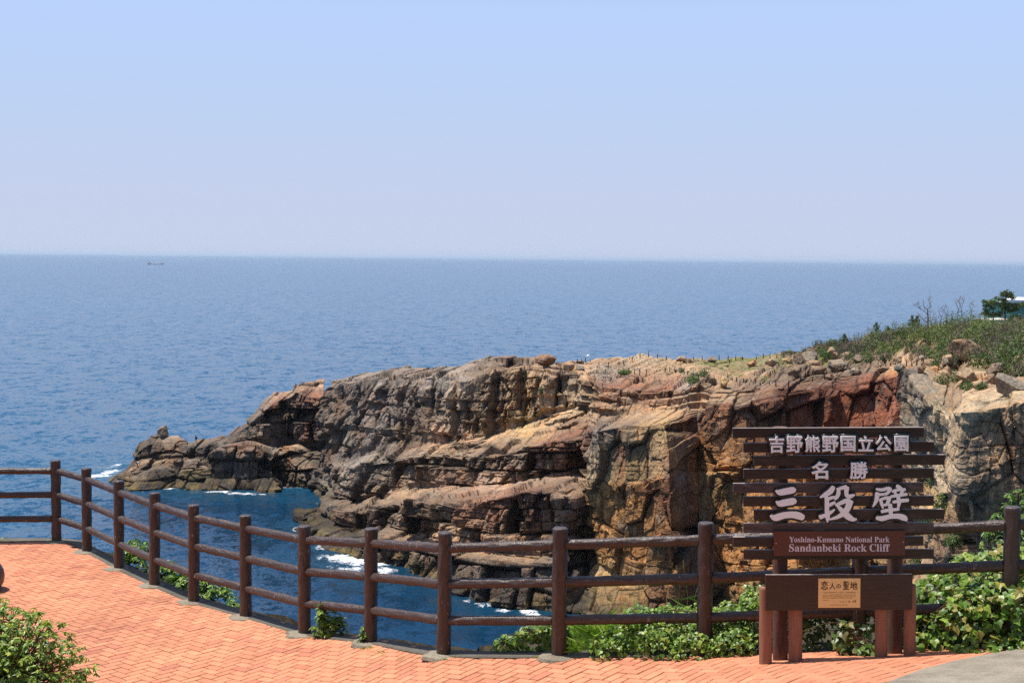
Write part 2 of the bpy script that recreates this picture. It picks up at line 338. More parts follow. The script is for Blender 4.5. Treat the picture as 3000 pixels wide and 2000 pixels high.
def build_cliff(name, cols, zones, px_res, py_res, back, params):
    K = np.array([[P(*k) for k in c] for c in cols]); PX = np.array([[k[:2] for k in c] for c in cols], float)
    nc, nr = K.shape[:2]
    for i in range(nc):
        if PX[i, 0, 0] < 2000: K[i, 0] = PZ(PX[i, 0, 0], PX[i, 0, 1], 0.0)
    Z = np.array([[PAL[z] for z in c] for c in zones])
    # foot below the water and the far side
    foot = K[:, :1].copy(); foot[:, 0, 2] = np.minimum(foot[:, 0, 2], 0) - 5.0; foot[:, 0, 1] -= 1.0
    bk = []
    for dy, z in back:
        q = K[:, -1:].copy(); q[:, 0, 1] += dy; q[:, 0, 2] = K[:, -1, 2] * z[0] + z[1]; bk.append(q)
    KK = np.concatenate([foot, K] + bk, 1)
    ZZ = np.concatenate([Z[:, :1], Z] + [Z[:, -1:]] * len(bk), 1)
    nr2 = KK.shape[1]
    dcol = np.maximum(np.linalg.norm(np.diff(PX, axis=0), axis=2).mean(1), 8); ncol = np.maximum((dcol / px_res).astype(int), 4)
    drow = np.linalg.norm(np.diff(PX, axis=1), axis=2).mean(0); nrow = np.maximum((drow / py_res).astype(int), 8)
    S = np.concatenate([np.linspace(i, i + 1, n, endpoint=False) for i, n in enumerate(ncol)] + [[nc - 1]])
    nrow = [6] + list(nrow) + [10] * len(bk)
    T = np.concatenate([np.linspace(i, i + 1, n, endpoint=False) for i, n in enumerate(nrow)] + [[nr2 - 1]])
    s, t = np.meshgrid(S, T, indexing='ij')
    def look(A, s, t):
        i = np.clip(np.floor(s).astype(int), 0, nc - 2); j = np.clip(np.floor(t).astype(int), 0, nr2 - 2)
        a = (s - i)[..., None]; b = (t - j)[..., None]
        return (A[i, j] * (1 - a) + A[i + 1, j] * a) * (1 - b) + (A[i, j + 1] * (1 - a) + A[i + 1, j + 1] * a) * b
    base0 = look(KK, s, t)
    wn_ = fbm(base0 * np.array([0.11, 0.05, 0.08]), 3, 3); wm_ = fbm(base0 * np.array([0.10, 0.05, 0.10]), 3, 51)
    inner = sstep(1.0, 1.6, t) * (1 - sstep(nr2 - 1 - len(bk) - 0.7, nr2 - 1 - len(bk), t))
    t2 = np.clip(t + 0.42 * wn_ * inner, 0, nr2 - 1); s2 = np.clip(s + 0.18 * wm_ * inner, 0, nc - 1)
    # ledges climb in broken steps: heights rise in risers, depth grows on the treads
    ulat = base0[..., 0] - 0.35 * base0[..., 1]
    stn = fbm(base0 * np.array([0.14, 0.1, 0.2]), 3, 77)
    def stair(t2):
        j = np.clip(np.floor(t2).astype(int), 0, nr2 - 2); fr = t2 - j; fy = fr.copy(); fz = fr.copy()
        for row, n, wd, s0, s1 in params['steps']:
            m_ = (j == row) & (s > s0) & (s < s1)
            if not m_.any(): continue
            k1, _, _ = cells1(ulat, wd, ulat * 0 + row, 700 + row); ph = h3(k1, k1 * 0 + row, k1 * 0, 711)
            q = fr * n + 1.5 * (ph - 0.5); c = np.floor(q); g = q - c
            w = sstep(0.0, 0.12, fr) * (1 - sstep(0.88, 1.0, fr)) * sstep(-0.25, 0.2, stn)
            sy = np.clip((c + sstep(0.42, 1.0, g) - 1.5 * (ph - 0.5)) / n, 0, 1); sz = np.clip((c + np.clip(g / 0.42, 0, 1) * 0.9 + 0.1 * g - 1.5 * (ph - 0.5)) / n, 0, 1)
            fy = np.where(m_, fr * (1 - w) + sy * w, fy); fz = np.where(m_, fr * (1 - w) + sz * w, fz)
        return j + np.minimum(fy, 0.99999), j + np.minimum(fz, 0.99999)
    ty, tz = stair(t2)
    base = look(KK, s2, t2); By = look(KK, s2, ty); Bz = look(KK, s2, tz); base = np.stack([By[..., 0], By[..., 1], Bz[..., 2]], -1)
    # smooth normals of the base
    gs = np.gradient(base, axis=0); gt = np.gradient(base, axis=1)
    nn = np.cross(gs, gt); nn /= np.linalg.norm(nn, axis=2, keepdims=True) + 1e-9
    if (nn * (np.array([0, 0, CAMZ]) - base)).sum(2).mean() < 0: nn = -nn
    def blur(A, r):
        for ax in (0, 1):
            c = np.cumsum(np.concatenate([np.repeat(A.take([0], ax), r + 1, ax), A, np.repeat(A.take([-1], ax), r, ax)], ax), ax)
            n = A.shape[ax]; A = (c.take(range(2 * r + 1, 2 * r + 1 + n), ax) - c.take(range(0, n), ax)) / (2 * r + 1)
        return A
    nb = blur(nn, 7); nb /= np.linalg.norm(nb, axis=2, keepdims=True) + 1e-9
    x, y, z = base[..., 0], base[..., 1], base[..., 2]
    u = x - 0.35 * y + 0.30 * fbm(base * 0.13, 2, 61); b = z - params['dip'] * x + 0.55 * fbm(base * 0.05, 2, 71); v = y + 0.5 * x
    amp = params['amp'](s, t - 1)
    col_z = params['columnar'](s, t - 1)
    A1, d1, l1, t1 = blocks(u, b, v, 4.2, 5.2, 9.0, 101); A2, d2, l2, t2_ = blocks(u * 1.02 + 3, b, v, 1.7, 2.3, 3.6, 201)
    A3, d3, l3, t3 = blocks(u, b, v, 0.75, 1.0, 1.4, 301)
    Ac, dc, lc, tcn = blocks(u, b * 0.42, v, 7.0, 3.2, 9.0, 401)
    A1 = A1 * (1 - col_z) + Ac * col_z; d1 = d1 * (1 - col_z) + dc * col_z; l1 = l1 * (1 - 0.7 * col_z) + 0.35 * col_z; t1 = t1 * (1 - col_z) + tcn * col_z
    big = fbm(base * 0.055, 3, 81)
    rough = fbm(base * np.array([0.55, 0.55, 0.75]), 5, 91, 0.58); rid = 1 - np.abs(fbm(base * 0.33, 4, 95)) * 2
    tilt = fbm(base * 0.30, 2, 111)
    def facets(wu, wb, sd, tl):
        qa = u / wu + 0.06 * fbm(base * 0.2, 2, sd); qb = b / wb + 0.06 * fbm(base * 0.2 + 7, 2, sd + 1); ia = np.floor(qa); ib = np.floor(qb); best = np.full(u.shape, 9.0); val = np.zeros(u.shape); sec = best.copy(); rnd = val.copy()
        for da in (-1, 0, 1):
            for db_ in (-1, 0, 1):
                ca = ia + da; cb = ib + db_; z0 = ca * 0 + sd
                ox = qa - (ca + 0.1 + 0.8 * h3(ca, cb, z0, 1)); oy = qb - (cb + 0.1 + 0.8 * h3(ca, cb, z0, 2)); d2 = ox * ox + oy * oy
                vv = (h3(ca, cb, z0, 3) - 0.5) * 1.0 + tl * ((h3(ca, cb, z0, 4) - 0.5) * ox * 2 + (h3(ca, cb, z0, 5) - 0.62) * oy * 2)
                nb_ = d2 < best; sec = np.where(nb_, best, np.minimum(sec, d2)); val = np.where(nb_, vv, val); rnd = np.where(nb_, h3(ca, cb, z0, 6), rnd); best = np.where(nb_, d2, best)
        return val, np.sqrt(sec) - np.sqrt(best), rnd
    f1, e1, r1 = facets(4.6, 8.0, 501, 1.0); f2, e2, r2 = facets(1.8, 3.4, 601, 1.0); f3, e3, r3 = facets(0.8, 1.0, 801, 1.0)
    fdisp = 3.2 * f1 + 1.05 * f2 + 0.26 * f3 - 0.7 * np.exp(-(e1 / 0.05) ** 2) - 0.25 * np.exp(-(e2 / 0.05) ** 2)
    tf = 1 - 0.92 * sstep(0.12, 0.42, nb[..., 2]); tf3 = tf ** 3; A2 = 0.5 + (A2 - 0.5) * (0.25 + 0.75 * tf); A3 = 0.5 + (A3 - 0.5) * tf3; t2_ = t2_ * tf; t3 = t3 * tf3; f3 = f3 * tf3; f2 = f2 * tf; r2 = 0.5 + (r2 - 0.5) * tf; r3 = 0.5 + (r3 - 0.5) * tf3; d2 = d2 + (1 - tf) * 2
    bk_ = params['blocky'](s, t - 1)
    disp = 1.2 * big + fdisp * (1 - 0.75 * bk_) + bk_ * (t1 + 0.9 * t2_ + 0.8 * t3 +  (A1 - 0.5) * 2.6 + (l1 - 0.5) * 1.5 * (1 - col_z) + (A2 - 0.5) * 0.7 + (l2 - 0.5) * 0.45 + (A3 - 0.5) * 0.16
        - 0.75 * np.exp(-(d1 / 0.22) ** 2) - 0.28 * np.exp(-(d2 / 0.13) ** 2)) + 0.26 * rough + 0.14 * rid
    top = np.clip(nb[..., 2], 0, 1) ** 1.5
    fade = sstep(0.0, 1.0, t)
    disp = disp * amp * fade * (1 - (0.72 - 0.34 * sstep(8.0, 8.3, t)) * sstep(0.28, 0.62, nb[..., 2]))
    pos = base + nb * disp[..., None]
    # colour: zone colours with ragged borders, per-block shifts, beds, streaks and a dark band by the water
    cs = np.clip(s2 + 0.35 * fbm(base * 0.25, 4, 131), 0, nc - 1); ct = np.clip(t2 + 0.35 * fbm(base * 0.28, 4, 141), 0, nr2 - 1)
    c = look(ZZ, cs, ct)
    c = c * (0.62 + 0.32 * A1 * bk_ + 0.45 * r1 + 0.30 * (r2 - 0.5) + 0.15 * (r3 - 0.5))[..., None]
    beds = fbm(np.stack([u * 0.05, b * 1.1, v * 0.05], -1), 4, 151); c = c * (1 + 0.22 * beds * bk_)[..., None]
    stk = fbm(np.stack([x * 0.9, y * 0.35, z * 0.09], -1), 5, 161); face = 1 - top
    c = c * (1 + (0.45 * stk * face)[..., None])
    st2 = sstep(0.15, 0.5, fbm(np.stack([x * 0.45, y * 0.2, z * 0.10], -1), 4, 171)) * face
    c = c * (1 - 0.55 * st2[..., None]) + 0.55 * st2[..., None] * np.array([0.21, 0.085, 0.04]) * (0.6 + params['rust'](s)[..., None])
    st3 = sstep(0.18, 0.5, fbm(np.stack([x * 0.5, y * 0.22, z * 0.13], -1) + 40, 4, 181)) * face
    dk_ = (0.5 * params.get('stain', lambda q: 1 + 0 * q)(s))[..., None]
    c = c * (1 - dk_ * st3[..., None]) + dk_ * st3[..., None] * np.array([0.075, 0.06, 0.052])
    lich = sstep(0.2, 0.6, fbm(base * 0.42 + 9, 4, 191)); c = c * (1 - 0.35 * lich[..., None]) + 0.35 * lich[..., None] * np.array([0.34, 0.29, 0.23])
    wet = 1 - sstep(0.3, 4.0 + 2.0 * fbm(base * 0.3, 3, 201), pos[..., 2]); wet = wet * params['wet']
    alg = sstep(-0.1, 0.4, fbm(base * 0.5 + 3, 3, 211))[..., None]
    c = c * (1 - 0.8 * wet[..., None]) + 0.8 * wet[..., None] * (np.array([0.05, 0.04, 0.03]) * (1 - alg) + np.array([0.16, 0.115, 0.035]) * alg)
    if 'grass' in params:
        g = params['grass'](s, t - 1) * sstep(0.6, 0.85, nn[..., 2]) * sstep(-0.1, 0.25, fbm(base * 0.3, 4, 221))
        c = c * (1 - g[..., None]) + g[..., None] * np.array([0.16, 0.17, 0.05])
    c = np.clip(c * (1 - 0.75 * np.clip(bk_ * np.exp(-(d1 / 0.20) ** 2), 0, 1))[..., None] * (1 - 0.5 * np.clip(bk_ * tf * np.exp(-(d2 / 0.11) ** 2), 0, 1))[..., None] * (1 - 0.6 * np.clip((1 - bk_) * np.exp(-(e1 / 0.04) ** 2), 0, 1))[..., None], 0.008, 0.7)
    ns, nt = s.shape; idx = np.arange(ns * nt).reshape(ns, nt)
    f = np.stack([idx[:-1, :-1], idx[1:, :-1], idx[1:, 1:], idx[:-1, 1:]], -1).reshape(-1, 4)
    me = np_mesh(name, pos.reshape(-1, 3), f, c.reshape(-1, 3), smooth=False)
    o = link(name, me, M_ROCK); tag(o, kind='structure')
    bv = BVHTree.FromPolygons([tuple(p) for p in pos.reshape(-1, 3)[::1].tolist()], f.tolist()) if params.get('bvh') else None
    return o, bv

HC = [  # W waterline, a A ledge 1, b B ledge 2, c C ledge 3, T cliff lip, P plateau, S skyline
 [(897,1428,305),(898,1420,305),(899,1412,305.5),(905,1395,305),(910,1385,306),(930,1340,305),(940,1310,306),(970,1136,303),(975,1133,306),(980,1132,310)],
 [(950,1478,287),(951,1465,287),(953,1452,288.5),(955,1435,289),(957,1425,290),(962,1350,292),(966,1325,293),(1015,1121,299),(1020,1116,303),(1025,1113,309)],
 [(869,1546,262),(871,1526,262),(930,1500,272),(950,1480,274),(985,1468,282),(995,1385,285),(1000,1360,287),(1080,1112,294),(1084,1102,300),(1086,1093,309)],
 [(955,1610,243),(965,1570,243),(1010,1545,250),(1020,1500,252),(1060,1470,268),(1075,1360,272),(1080,1335,277),(1160,1114,285),(1165,1098,294),(1170,1085,305)],
 [(1140,1650,230),(1140,1580,232),(1150,1545,240),(1155,1475,242),(1165,1440,255),(1170,1345,258),(1175,1315,266),(1245,1119,274),(1250,1098,286),(1255,1081,300)],
 [(1285,1719,217),(1285,1620,219),(1290,1590,226),(1300,1470,230),(1305,1425,245),(1305,1335,248),(1310,1295,257),(1330,1112,263),(1332,1089,276),(1335,1070,292)],
 [(1440,1766,206),(1440,1645,209),(1442,1625,214),(1445,1460,219),(1445,1425,234),(1445,1335,237),(1445,1275,249),(1440,1082,254),(1440,1064,268),(1440,1046,285)],
 [(1530,1784,203),(1530,1650,206),(1530,1630,210),(1535,1440,216),(1535,1410,230),(1540,1310,233),(1540,1245,245),(1535,1079,250),(1535,1066,264),(1530,1049,282)],
 [(1650,1795,201),(1650,1650,203),(1650,1630,206),(1655,1440,212),(1655,1395,226),(1655,1290,229),(1655,1205,243),(1650,1089,248),(1650,1076,264),(1650,1062,282)],
 [(1722,1800,211),(1722,1650,212),(1722,1630,213),(1722,1430,219),(1722,1390,229),(1720,1270,231),(1720,1190,243),(1715,1099,248),(1710,1081,264),(1710,1064,282)],
 [(1750,1810,206),(1748,1650,206.4),(1745,1600,206.6),(1740,1420,207.2),(1735,1400,207.6),(1742,1262,208.4),(1760,1222,224),(1760,1134,228),(1775,1089,250),(1780,1053,282)],
 [(1860,1815,199),(1860,1700,199.5),(1858,1640,200),(1850,1425,201),(1850,1408,201.5),(1850,1245,203.5),(1860,1215,222),(1870,1144,226),(1870,1094,248),(1880,1043,282)],
 [(1975,1815,194),(1975,1700,194.5),(1970,1640,195),(1960,1400,197),(1960,1390,197.5),(1950,1240,201),(1960,1205,218),(1970,1134,224),(1975,1094,246),(1985,1051,282)],
 [(2010,1815,199),(2010,1700,200),(2010,1650,201),(2010,1390,204),(2010,1380,205),(2000,1235,209),(2020,1195,217),(2030,1124,222),(2035,1088,246),(2040,1053,282)],
 [(2045,1815,204),(2045,1700,205),(2045,1650,206),(2045,1390,209),(2045,1380,210),(2042,1215,215),(2045,1195,217),(2060,1114,222),(2062,1088,246),(2065,1056,282)],
 [(2100,1815,203),(2100,1700,204),(2098,1650,204.5),(2095,1390,207),(2095,1380,207.5),(2090,1190,209),(2092,1178,210),(2095,1130,226),(2095,1094,246),(2100,1057,282)],
 [(2210,1815,196),(2210,1700,197),(2210,1650,198),(2200,1390,202),(2200,1380,202.5),(2180,1180,206),(2180,1165,209),(2180,1130,222),(2180,1097,246),(2180,1052,280)],
 [(2340,1815,191),(2340,1700,192),(2340,1650,194),(2330,1390,200),(2330,1380,204.5),(2320,1155,208),(2320,1138,210),(2320,1110,222),(2320,1077,244),(2315,1030,278)],
 [(2460,1815,202),(2460,1700,204),(2460,1650,205),(2450,1390,210),(2450,1380,210.5),(2450,1138,217),(2450,1124,219),(2450,1095,230),(2450,1062,248),(2450,1010,272)],
 [(2560,1815,202),(2560,1700,204),(2560,1650,205),(2560,1390,210),(2560,1380,210.5),(2560,1120,216),(2560,1108,218),(2560,1088,228),(2560,1052,244),(2560,990,265)],
 [(2655,1815,192),(2655,1700,193),(2655,1650,194),(2655,1390,199),(2655,1380,199.5),(2650,1098,203),(2650,1086,206),(2655,1072,216),(2660,1034,234),(2670,975,256)],
 [(2700,1815,140),(2700,1700,150),(2700,1600,160),(2692,1390,168),(2692,1380,169),(2690,1090,172),(2692,1080,178),(2700,1066,200),(2720,1020,226),(2750,955,250)],
 [(2790,1815,118),(2790,1700,126),(2785,1600,132),(2780,1480,142),(2780,1460,144),(2785,1225,150),(2790,1190,156),(2800,1120,170),(2800,1060,188),(2810,945,238)],
 [(2860,1815,116),(2860,1700,119),(2855,1640,121),(2840,1500,124),(2840,1480,124.5),(2820,1210,128),(2830,1188,137),(2860,1128,152),(2870,1070,176),(2870,950,232)],
 [(2960,1815,115),(2960,1700,118),(2960,1640,120),(2960,1500,123),(2960,1480,123.5),(2950,1185,127.5),(2955,1160,134),(2960,1120,142),(2960,1070,164),(2960,955,222)],
 [(3100,1815,114),(3100,1700,117),(3100,1640,119),(3100,1500,122),(3100,1480,122.5),(3100,1165,127),(3100,1140,132),(3100,1110,140),(3100,1060,154),(3100,940,208)],
 [(3300,1815,113),(3300,1700,116),(3300,1640,118),(3300,1500,121),(3300,1480,121.5),(3300,1140,126),(3300,1120,131),(3300,1095,138),(3300,1045,154),(3300,930,195)]]
for i in range(1, 10):                        # faces between the ledges stand nearly upright
    c = HC[i]; D = lambda k, d: (c[k][0], c[k][1], d)
    c[1] = D(1, c[0][2] + 0.6); c[3] = D(3, c[2][2] + 0.9); c[5] = D(5, c[4][2] + 0.7); c[7] = D(7, c[6][2] + 1.8)
for i in range(22, 27):                       # the grey wall on the right is upright too
    c = HC[i]; d = c[5][2]
    for k in range(5): c[k] = (c[k][0], c[k][1], d - (0.4 if k > 2 else 0.9) - (0.6 if k == 0 else 0))
HZ = [
 'dark dark dark dark dark dark dark brown purp purp', 'olive dark dark dark dark dark dark purp purp purp', 'olive olive brown dark dark dark dark purp purp purp',
 'olive olive brown brown brown dark dark purp purp purp', 'olive brown brown brown tan dark brown purp brown purp', 'dark brown tan brown pink brown tan grey purp purp',
 'dark brown tan redbr pink brown tan tan brown purp', 'dark brown tan redbr pink brown ochre tan brown brown', 'dark dark brown brown pink redbr cream brown tan pink',
 'dark dark brown brown tan redbr cream tan tan tan', 'ochre ochre orange ochre cream purp tan redbr grey tan', 'orange ochre orange orange ochre brown tan redbr tan cream',
 'redbr orange orange redbr tan ochre tan redbr tan tan', 'redbr grey grey grey brown redbr tan grey tan tan', 'dark grey grey ochre orange redbr tan brown tan tan',
 'ochre orange orange ochre orange redbr tan tan tan grass', 'ochre ochre orange orange orange redbr tan brown tan grass', 'ochre ochre orange orange red redbr redbr brown brown soil',
 'ochre ochre ochre red red red redbr brown brown soil', 'ochre ochre ochre orange red red redbr brown brown soil', 'soil tan tan red red red orange tan tan soil',
 'tan soil tan tan cream grey cream tan tan soil', 'soil soil tan ochre cream cream tan tan soil soil', 'brown tan tan tan tan cream cream tan tan soil',
 'brown brown tan brown tan tan cream tan soil soil', 'brown brown redbr brown tan cream cream tan soil soil', 'brown brown brown tan tan cream cream tan soil soil']
HZ = [z.split() for z in HZ]
for i in (1, 2, 3, 4, 5):                     # the left face is paler above the splash zone
    for k in (4, 5, 6, 7): HZ[i][k] = {'dark': ('purp', 'brown', 'grey')[(i + k) % 3]}.get(HZ[i][k], HZ[i][k])
def h_amp(s, t):
    a = np.interp(s, [0, 2, 5, 9, 10, 13, 14, 17, 19.5, 20.5, 22, 23, 26], [1, 1, 1, 0.9, 0.42, 0.5, 0.55, 0.5, 0.55, 0.7, 0.6, 0.55, 0.55])
    up = np.interp(s, [0, 9, 12, 20, 21, 26], [1, 0.95, 0.8, 0.8, 0.75, 0.7])
    k = sstep(5.2, 6.2, t); return (a * (1 - k) + up * k) * (1 - 0.35 * sstep(7.2, 9, t))
def h_colr(s, t): return sstep(5.6, 6.4, t) * (1 - sstep(7.0, 7.4, t)) * (1 - sstep(9.5, 11, s)) * np.interp(s, [0, 3, 5, 9], [0.25, 0.35, 0.75, 0.75])
STEPS = [(2, 3, 4.0, -1, 20), (4, 3, 3.6, -1, 20), (6, 4, 3.2, -1, 20.5), (7, 3, 4.6, 9.6, 20.5), (8, 4, 4.0, -1, 27), (9, 5, 5.0, -1, 27)]
headland, BV = build_cliff('headland', HC, HZ, 1.7, 1.5, [(14, (1, -2.0)), (40, (0.6, -4)), (70, (0, -5))],
    dict(dip=0.11, stain=lambda s: np.interp(s, [0, 9, 10, 20, 21, 26], [1, 1, 0.45, 0.45, 0.9, 1]), steps=STEPS, blocky=lambda s, t: np.interp(s, [0, 4, 9, 9.7, 10.2, 20, 21, 26], [0.6, 1, 1, 0.8, 0.16, 0.16, 0.3, 0.2]) * (1 - 0.0 * t) + sstep(6.2, 6.8, t) * sstep(9.5, 11, s) * 0.5, amp=h_amp, columnar=h_colr, wet=1.0, bvh=True, rust=lambda s: np.interp(s, [0, 5, 9, 10, 20, 21, 26], [0.03, 0.15, 0.4, 0.9, 0.9, 0.5, 0.5]),
         grass=lambda s, t: sstep(7.2, 8.0, t) * sstep(11, 15, s)))
IC = [
 [(317,1407,313),(318,1405,313),(319,1402,314),(321,1400,314.5),(323,1398,315),(325,1397,315.5),(327,1396,316)],
 [(345,1425,307),(345,1402,308),(348,1392,311),(352,1386,312),(356,1382,314),(362,1378,316),(368,1374,319)],
 [(385,1437,303),(392,1400,304),(397,1376,309),(402,1366,312),(404,1352,313.5),(406,1320,315),(408,1296,317)],
 [(430,1435,303),(433,1385,304.5),(437,1366,310),(440,1356,313),(441,1340,314),(438,1300,316),(435,1282,318)],
 [(455,1432,304),(457,1380,305),(459,1362,310),(460,1352,313),(461,1335,314),(461,1296,316),(461,1275,318)],
 [(480,1429,305),(479,1385,306),(478,1362,310),(478,1350,312.5),(478,1332,314),(476,1300,316),(474,1277,318)],
 [(512,1425,307),(515,1400,307.5),(518,1368,310),(520,1350,312),(520,1330,314),(520,1300,316),(520,1280,318)],
 [(548,1433,304),(550,1392,304.5),(550,1366,308),(550,1352,311),(550,1340,313),(549,1320,316),(549,1307,318)],
 [(600,1433,304),(600,1395,304.5),(600,1370,307),(603,1350,309),(605,1335,311),(602,1305,314),(600,1289,317)],
 [(655,1435,303),(655,1395,303.5),(655,1355,304.2),(652,1312,306),(655,1305,309),(662,1292,314),(667,1282,318)],
 [(715,1437,302.5),(715,1380,303),(718,1330,304),(722,1299,306),(725,1293,313),(728,1245,317),(730,1229,322)],
 [(765,1438,302),(765,1390,302.6),(765,1345,303.5),(757,1303,305.5),(765,1305,313),(770,1205,318),(775,1168,322)],
 [(803,1438,302),(803,1400,302.5),(803,1375,303),(795,1345,305),(800,1308,315),(800,1185,318),(804,1147,323)],
 [(815,1419,309),(815,1370,310),(818,1335,311),(820,1313,313),(822,1306,317),(825,1170,320),(830,1143,324)],
 [(855,1421,308),(855,1365,309),(858,1330,311),(858,1315,313),(858,1308,317),(856,1160,320),(856,1141,324)],
 [(870,1421,308),(870,1365,309),(872,1332,311),(872,1315,313),(872,1308,317),(867,1150,320),(864,1120,324)],
 [(900,1421,308),(898,1370,309),(898,1345,311),(900,1328,313),(902,1313,316),(905,1165,319),(910,1111,324)],
 [(940,1421,310),(940,1380,311),(940,1350,312),(940,1335,314),(940,1318,316),(948,1165,319),(952,1107,324)],
 [(965,1421,312),(965,1385,313),(965,1350,314),(965,1335,316),(965,1318,318),(967,1190,321),(968,1158,325)],
 [(985,1421,318),(985,1385,319),(985,1350,320),(985,1335,321),(985,1318,322),(978,1230,325),(975,1210,328)]]
IZ = ['olive olive olive brown brown brown brown', 'olive olive brown tan brown brown brown', 'olive brown brown tan dark dark brown', 'dark dark brown tan dark dark brown', 'dark dark brown tan dark brown purp',
      'dark dark brown tan dark brown purp', 'dark dark brown brown brown brown pink', 'olive olive brown grey brown dark brown', 'olive olive brown brown dark dark brown', 'dark dark dark dark dark dark brown',
      'dark dark brown redbr dark dark brown', 'dark dark dark brown brown purp purp', 'dark dark dark dark grey redbr pink', 'olive brown brown tan dark redbr pink', 'olive brown brown tan dark brown pink', 'olive brown brown tan dark brown pink',
      'dark brown brown brown dark redbr pink', 'dark dark dark dark dark redbr pink', 'dark dark dark dark dark redbr pink', 'dark dark dark dark dark brown brown']
for c in IC:
    D = lambda k, d: (c[k][0], c[k][1], d)
    c[1] = D(1, c[0][2] + 0.5); c[3] = D(3, c[2][2] + 0.6); c[5] = D(5, c[4][2] + 1.2)
islet, BVI = build_cliff('rocky_islet', IC, [z.split() for z in IZ], 1.35, 1.35, [(6, (0.8, -1)), (12, (0.3, -2)), (18, (0, -5))],
    dict(dip=0.05, steps=[(2, 2, 4.0, -1, 99), (4, 2, 4.0, -1, 99)], blocky=lambda s, t: 0.85 + 0 * s, amp=lambda s, t: 0.2 + 0.8 * sstep(0.3, 1.8, s), columnar=lambda s, t: 0 * s, wet=0.9, bvh=True, rust=lambda s: np.interp(s, [0, 9, 12, 19], [0.05, 0.2, 0.3, 0.3])))
def hit(px, py, bv=None):
    r = (bv or BV).ray_cast(Vector((0, 0, CAMZ)), ray(px, py), 2000)
    return r[0]
def ground_under(x, y, bv=None):
    r = (bv or BV).ray_cast(Vector((x, y, 200)), Vector((0, 0, -1)), 400)
    return r[0]

# ------------------------------------------------------------------ the walkway: heights from the fence posts
POSTS = [(-270,1590,1350),(166,1581,1343),(255,1619,1374),(349,1666,1408),(453,1713,1441),(568,1763,1478),(720,1812,1514),(892,1857,1540),(1085,1888,1554),(1300,1913,1553),(1637,1918,1542)]
PB = []
for px, b, t in POSTS:
    h1 = P(px, t, 1.0)[2] - P(px, b, 1.0)[2]; d = 1.1 / h1; PB.append(P(px, b, d))
for px, t, d in ((2070, 1531, 11.55), (2523, 1506, 11.3), (2966, 1481, 11.0), (3420, 1452, 10.9)):
    q = P(px, t, d); q[2] -= 1.1; PB.append(q)
PB = np.array(PB)
xs = PB[:, 0]; zs = PB[:, 2].copy()
zs[1:-1] = 0.25 * PB[:-2, 2] + 0.5 * PB[1:-1, 2] + 0.25 * PB[2:, 2]
PB[:, 2] = zs
def zg(x, y):
    x = np.asarray(x, float); y = np.asarray(y, float)
    yf = np.interp(x, xs, PB[:, 1])
    z = np.interp(x, xs, zs)
    z = z + sstep(0.6, 2.2, x) * 0.17 * np.clip(yf - y, -0.2, 3.0)
    return z
def gpt(px, py, lift=0.0):
    lo, hi = 6.0, 40.0
    for _ in range(50):
        d = 0.5 * (lo + hi); q = P(px, py, d)
        if q[2] > zg(q[0], q[1]): lo = d
        else: hi = d
    q = P(px, py, d); q[2] = zg(q[0], q[1]) + lift; return q
def fence_dir(i):
    a = PB[max(i - 1, 0), :2]; b = PB[min(i + 1, len(PB) - 1), :2]; t = (b - a) / np.linalg.norm(b - a); return t, np.array([-t[1], t[0]])   # outward normal (to the sea)
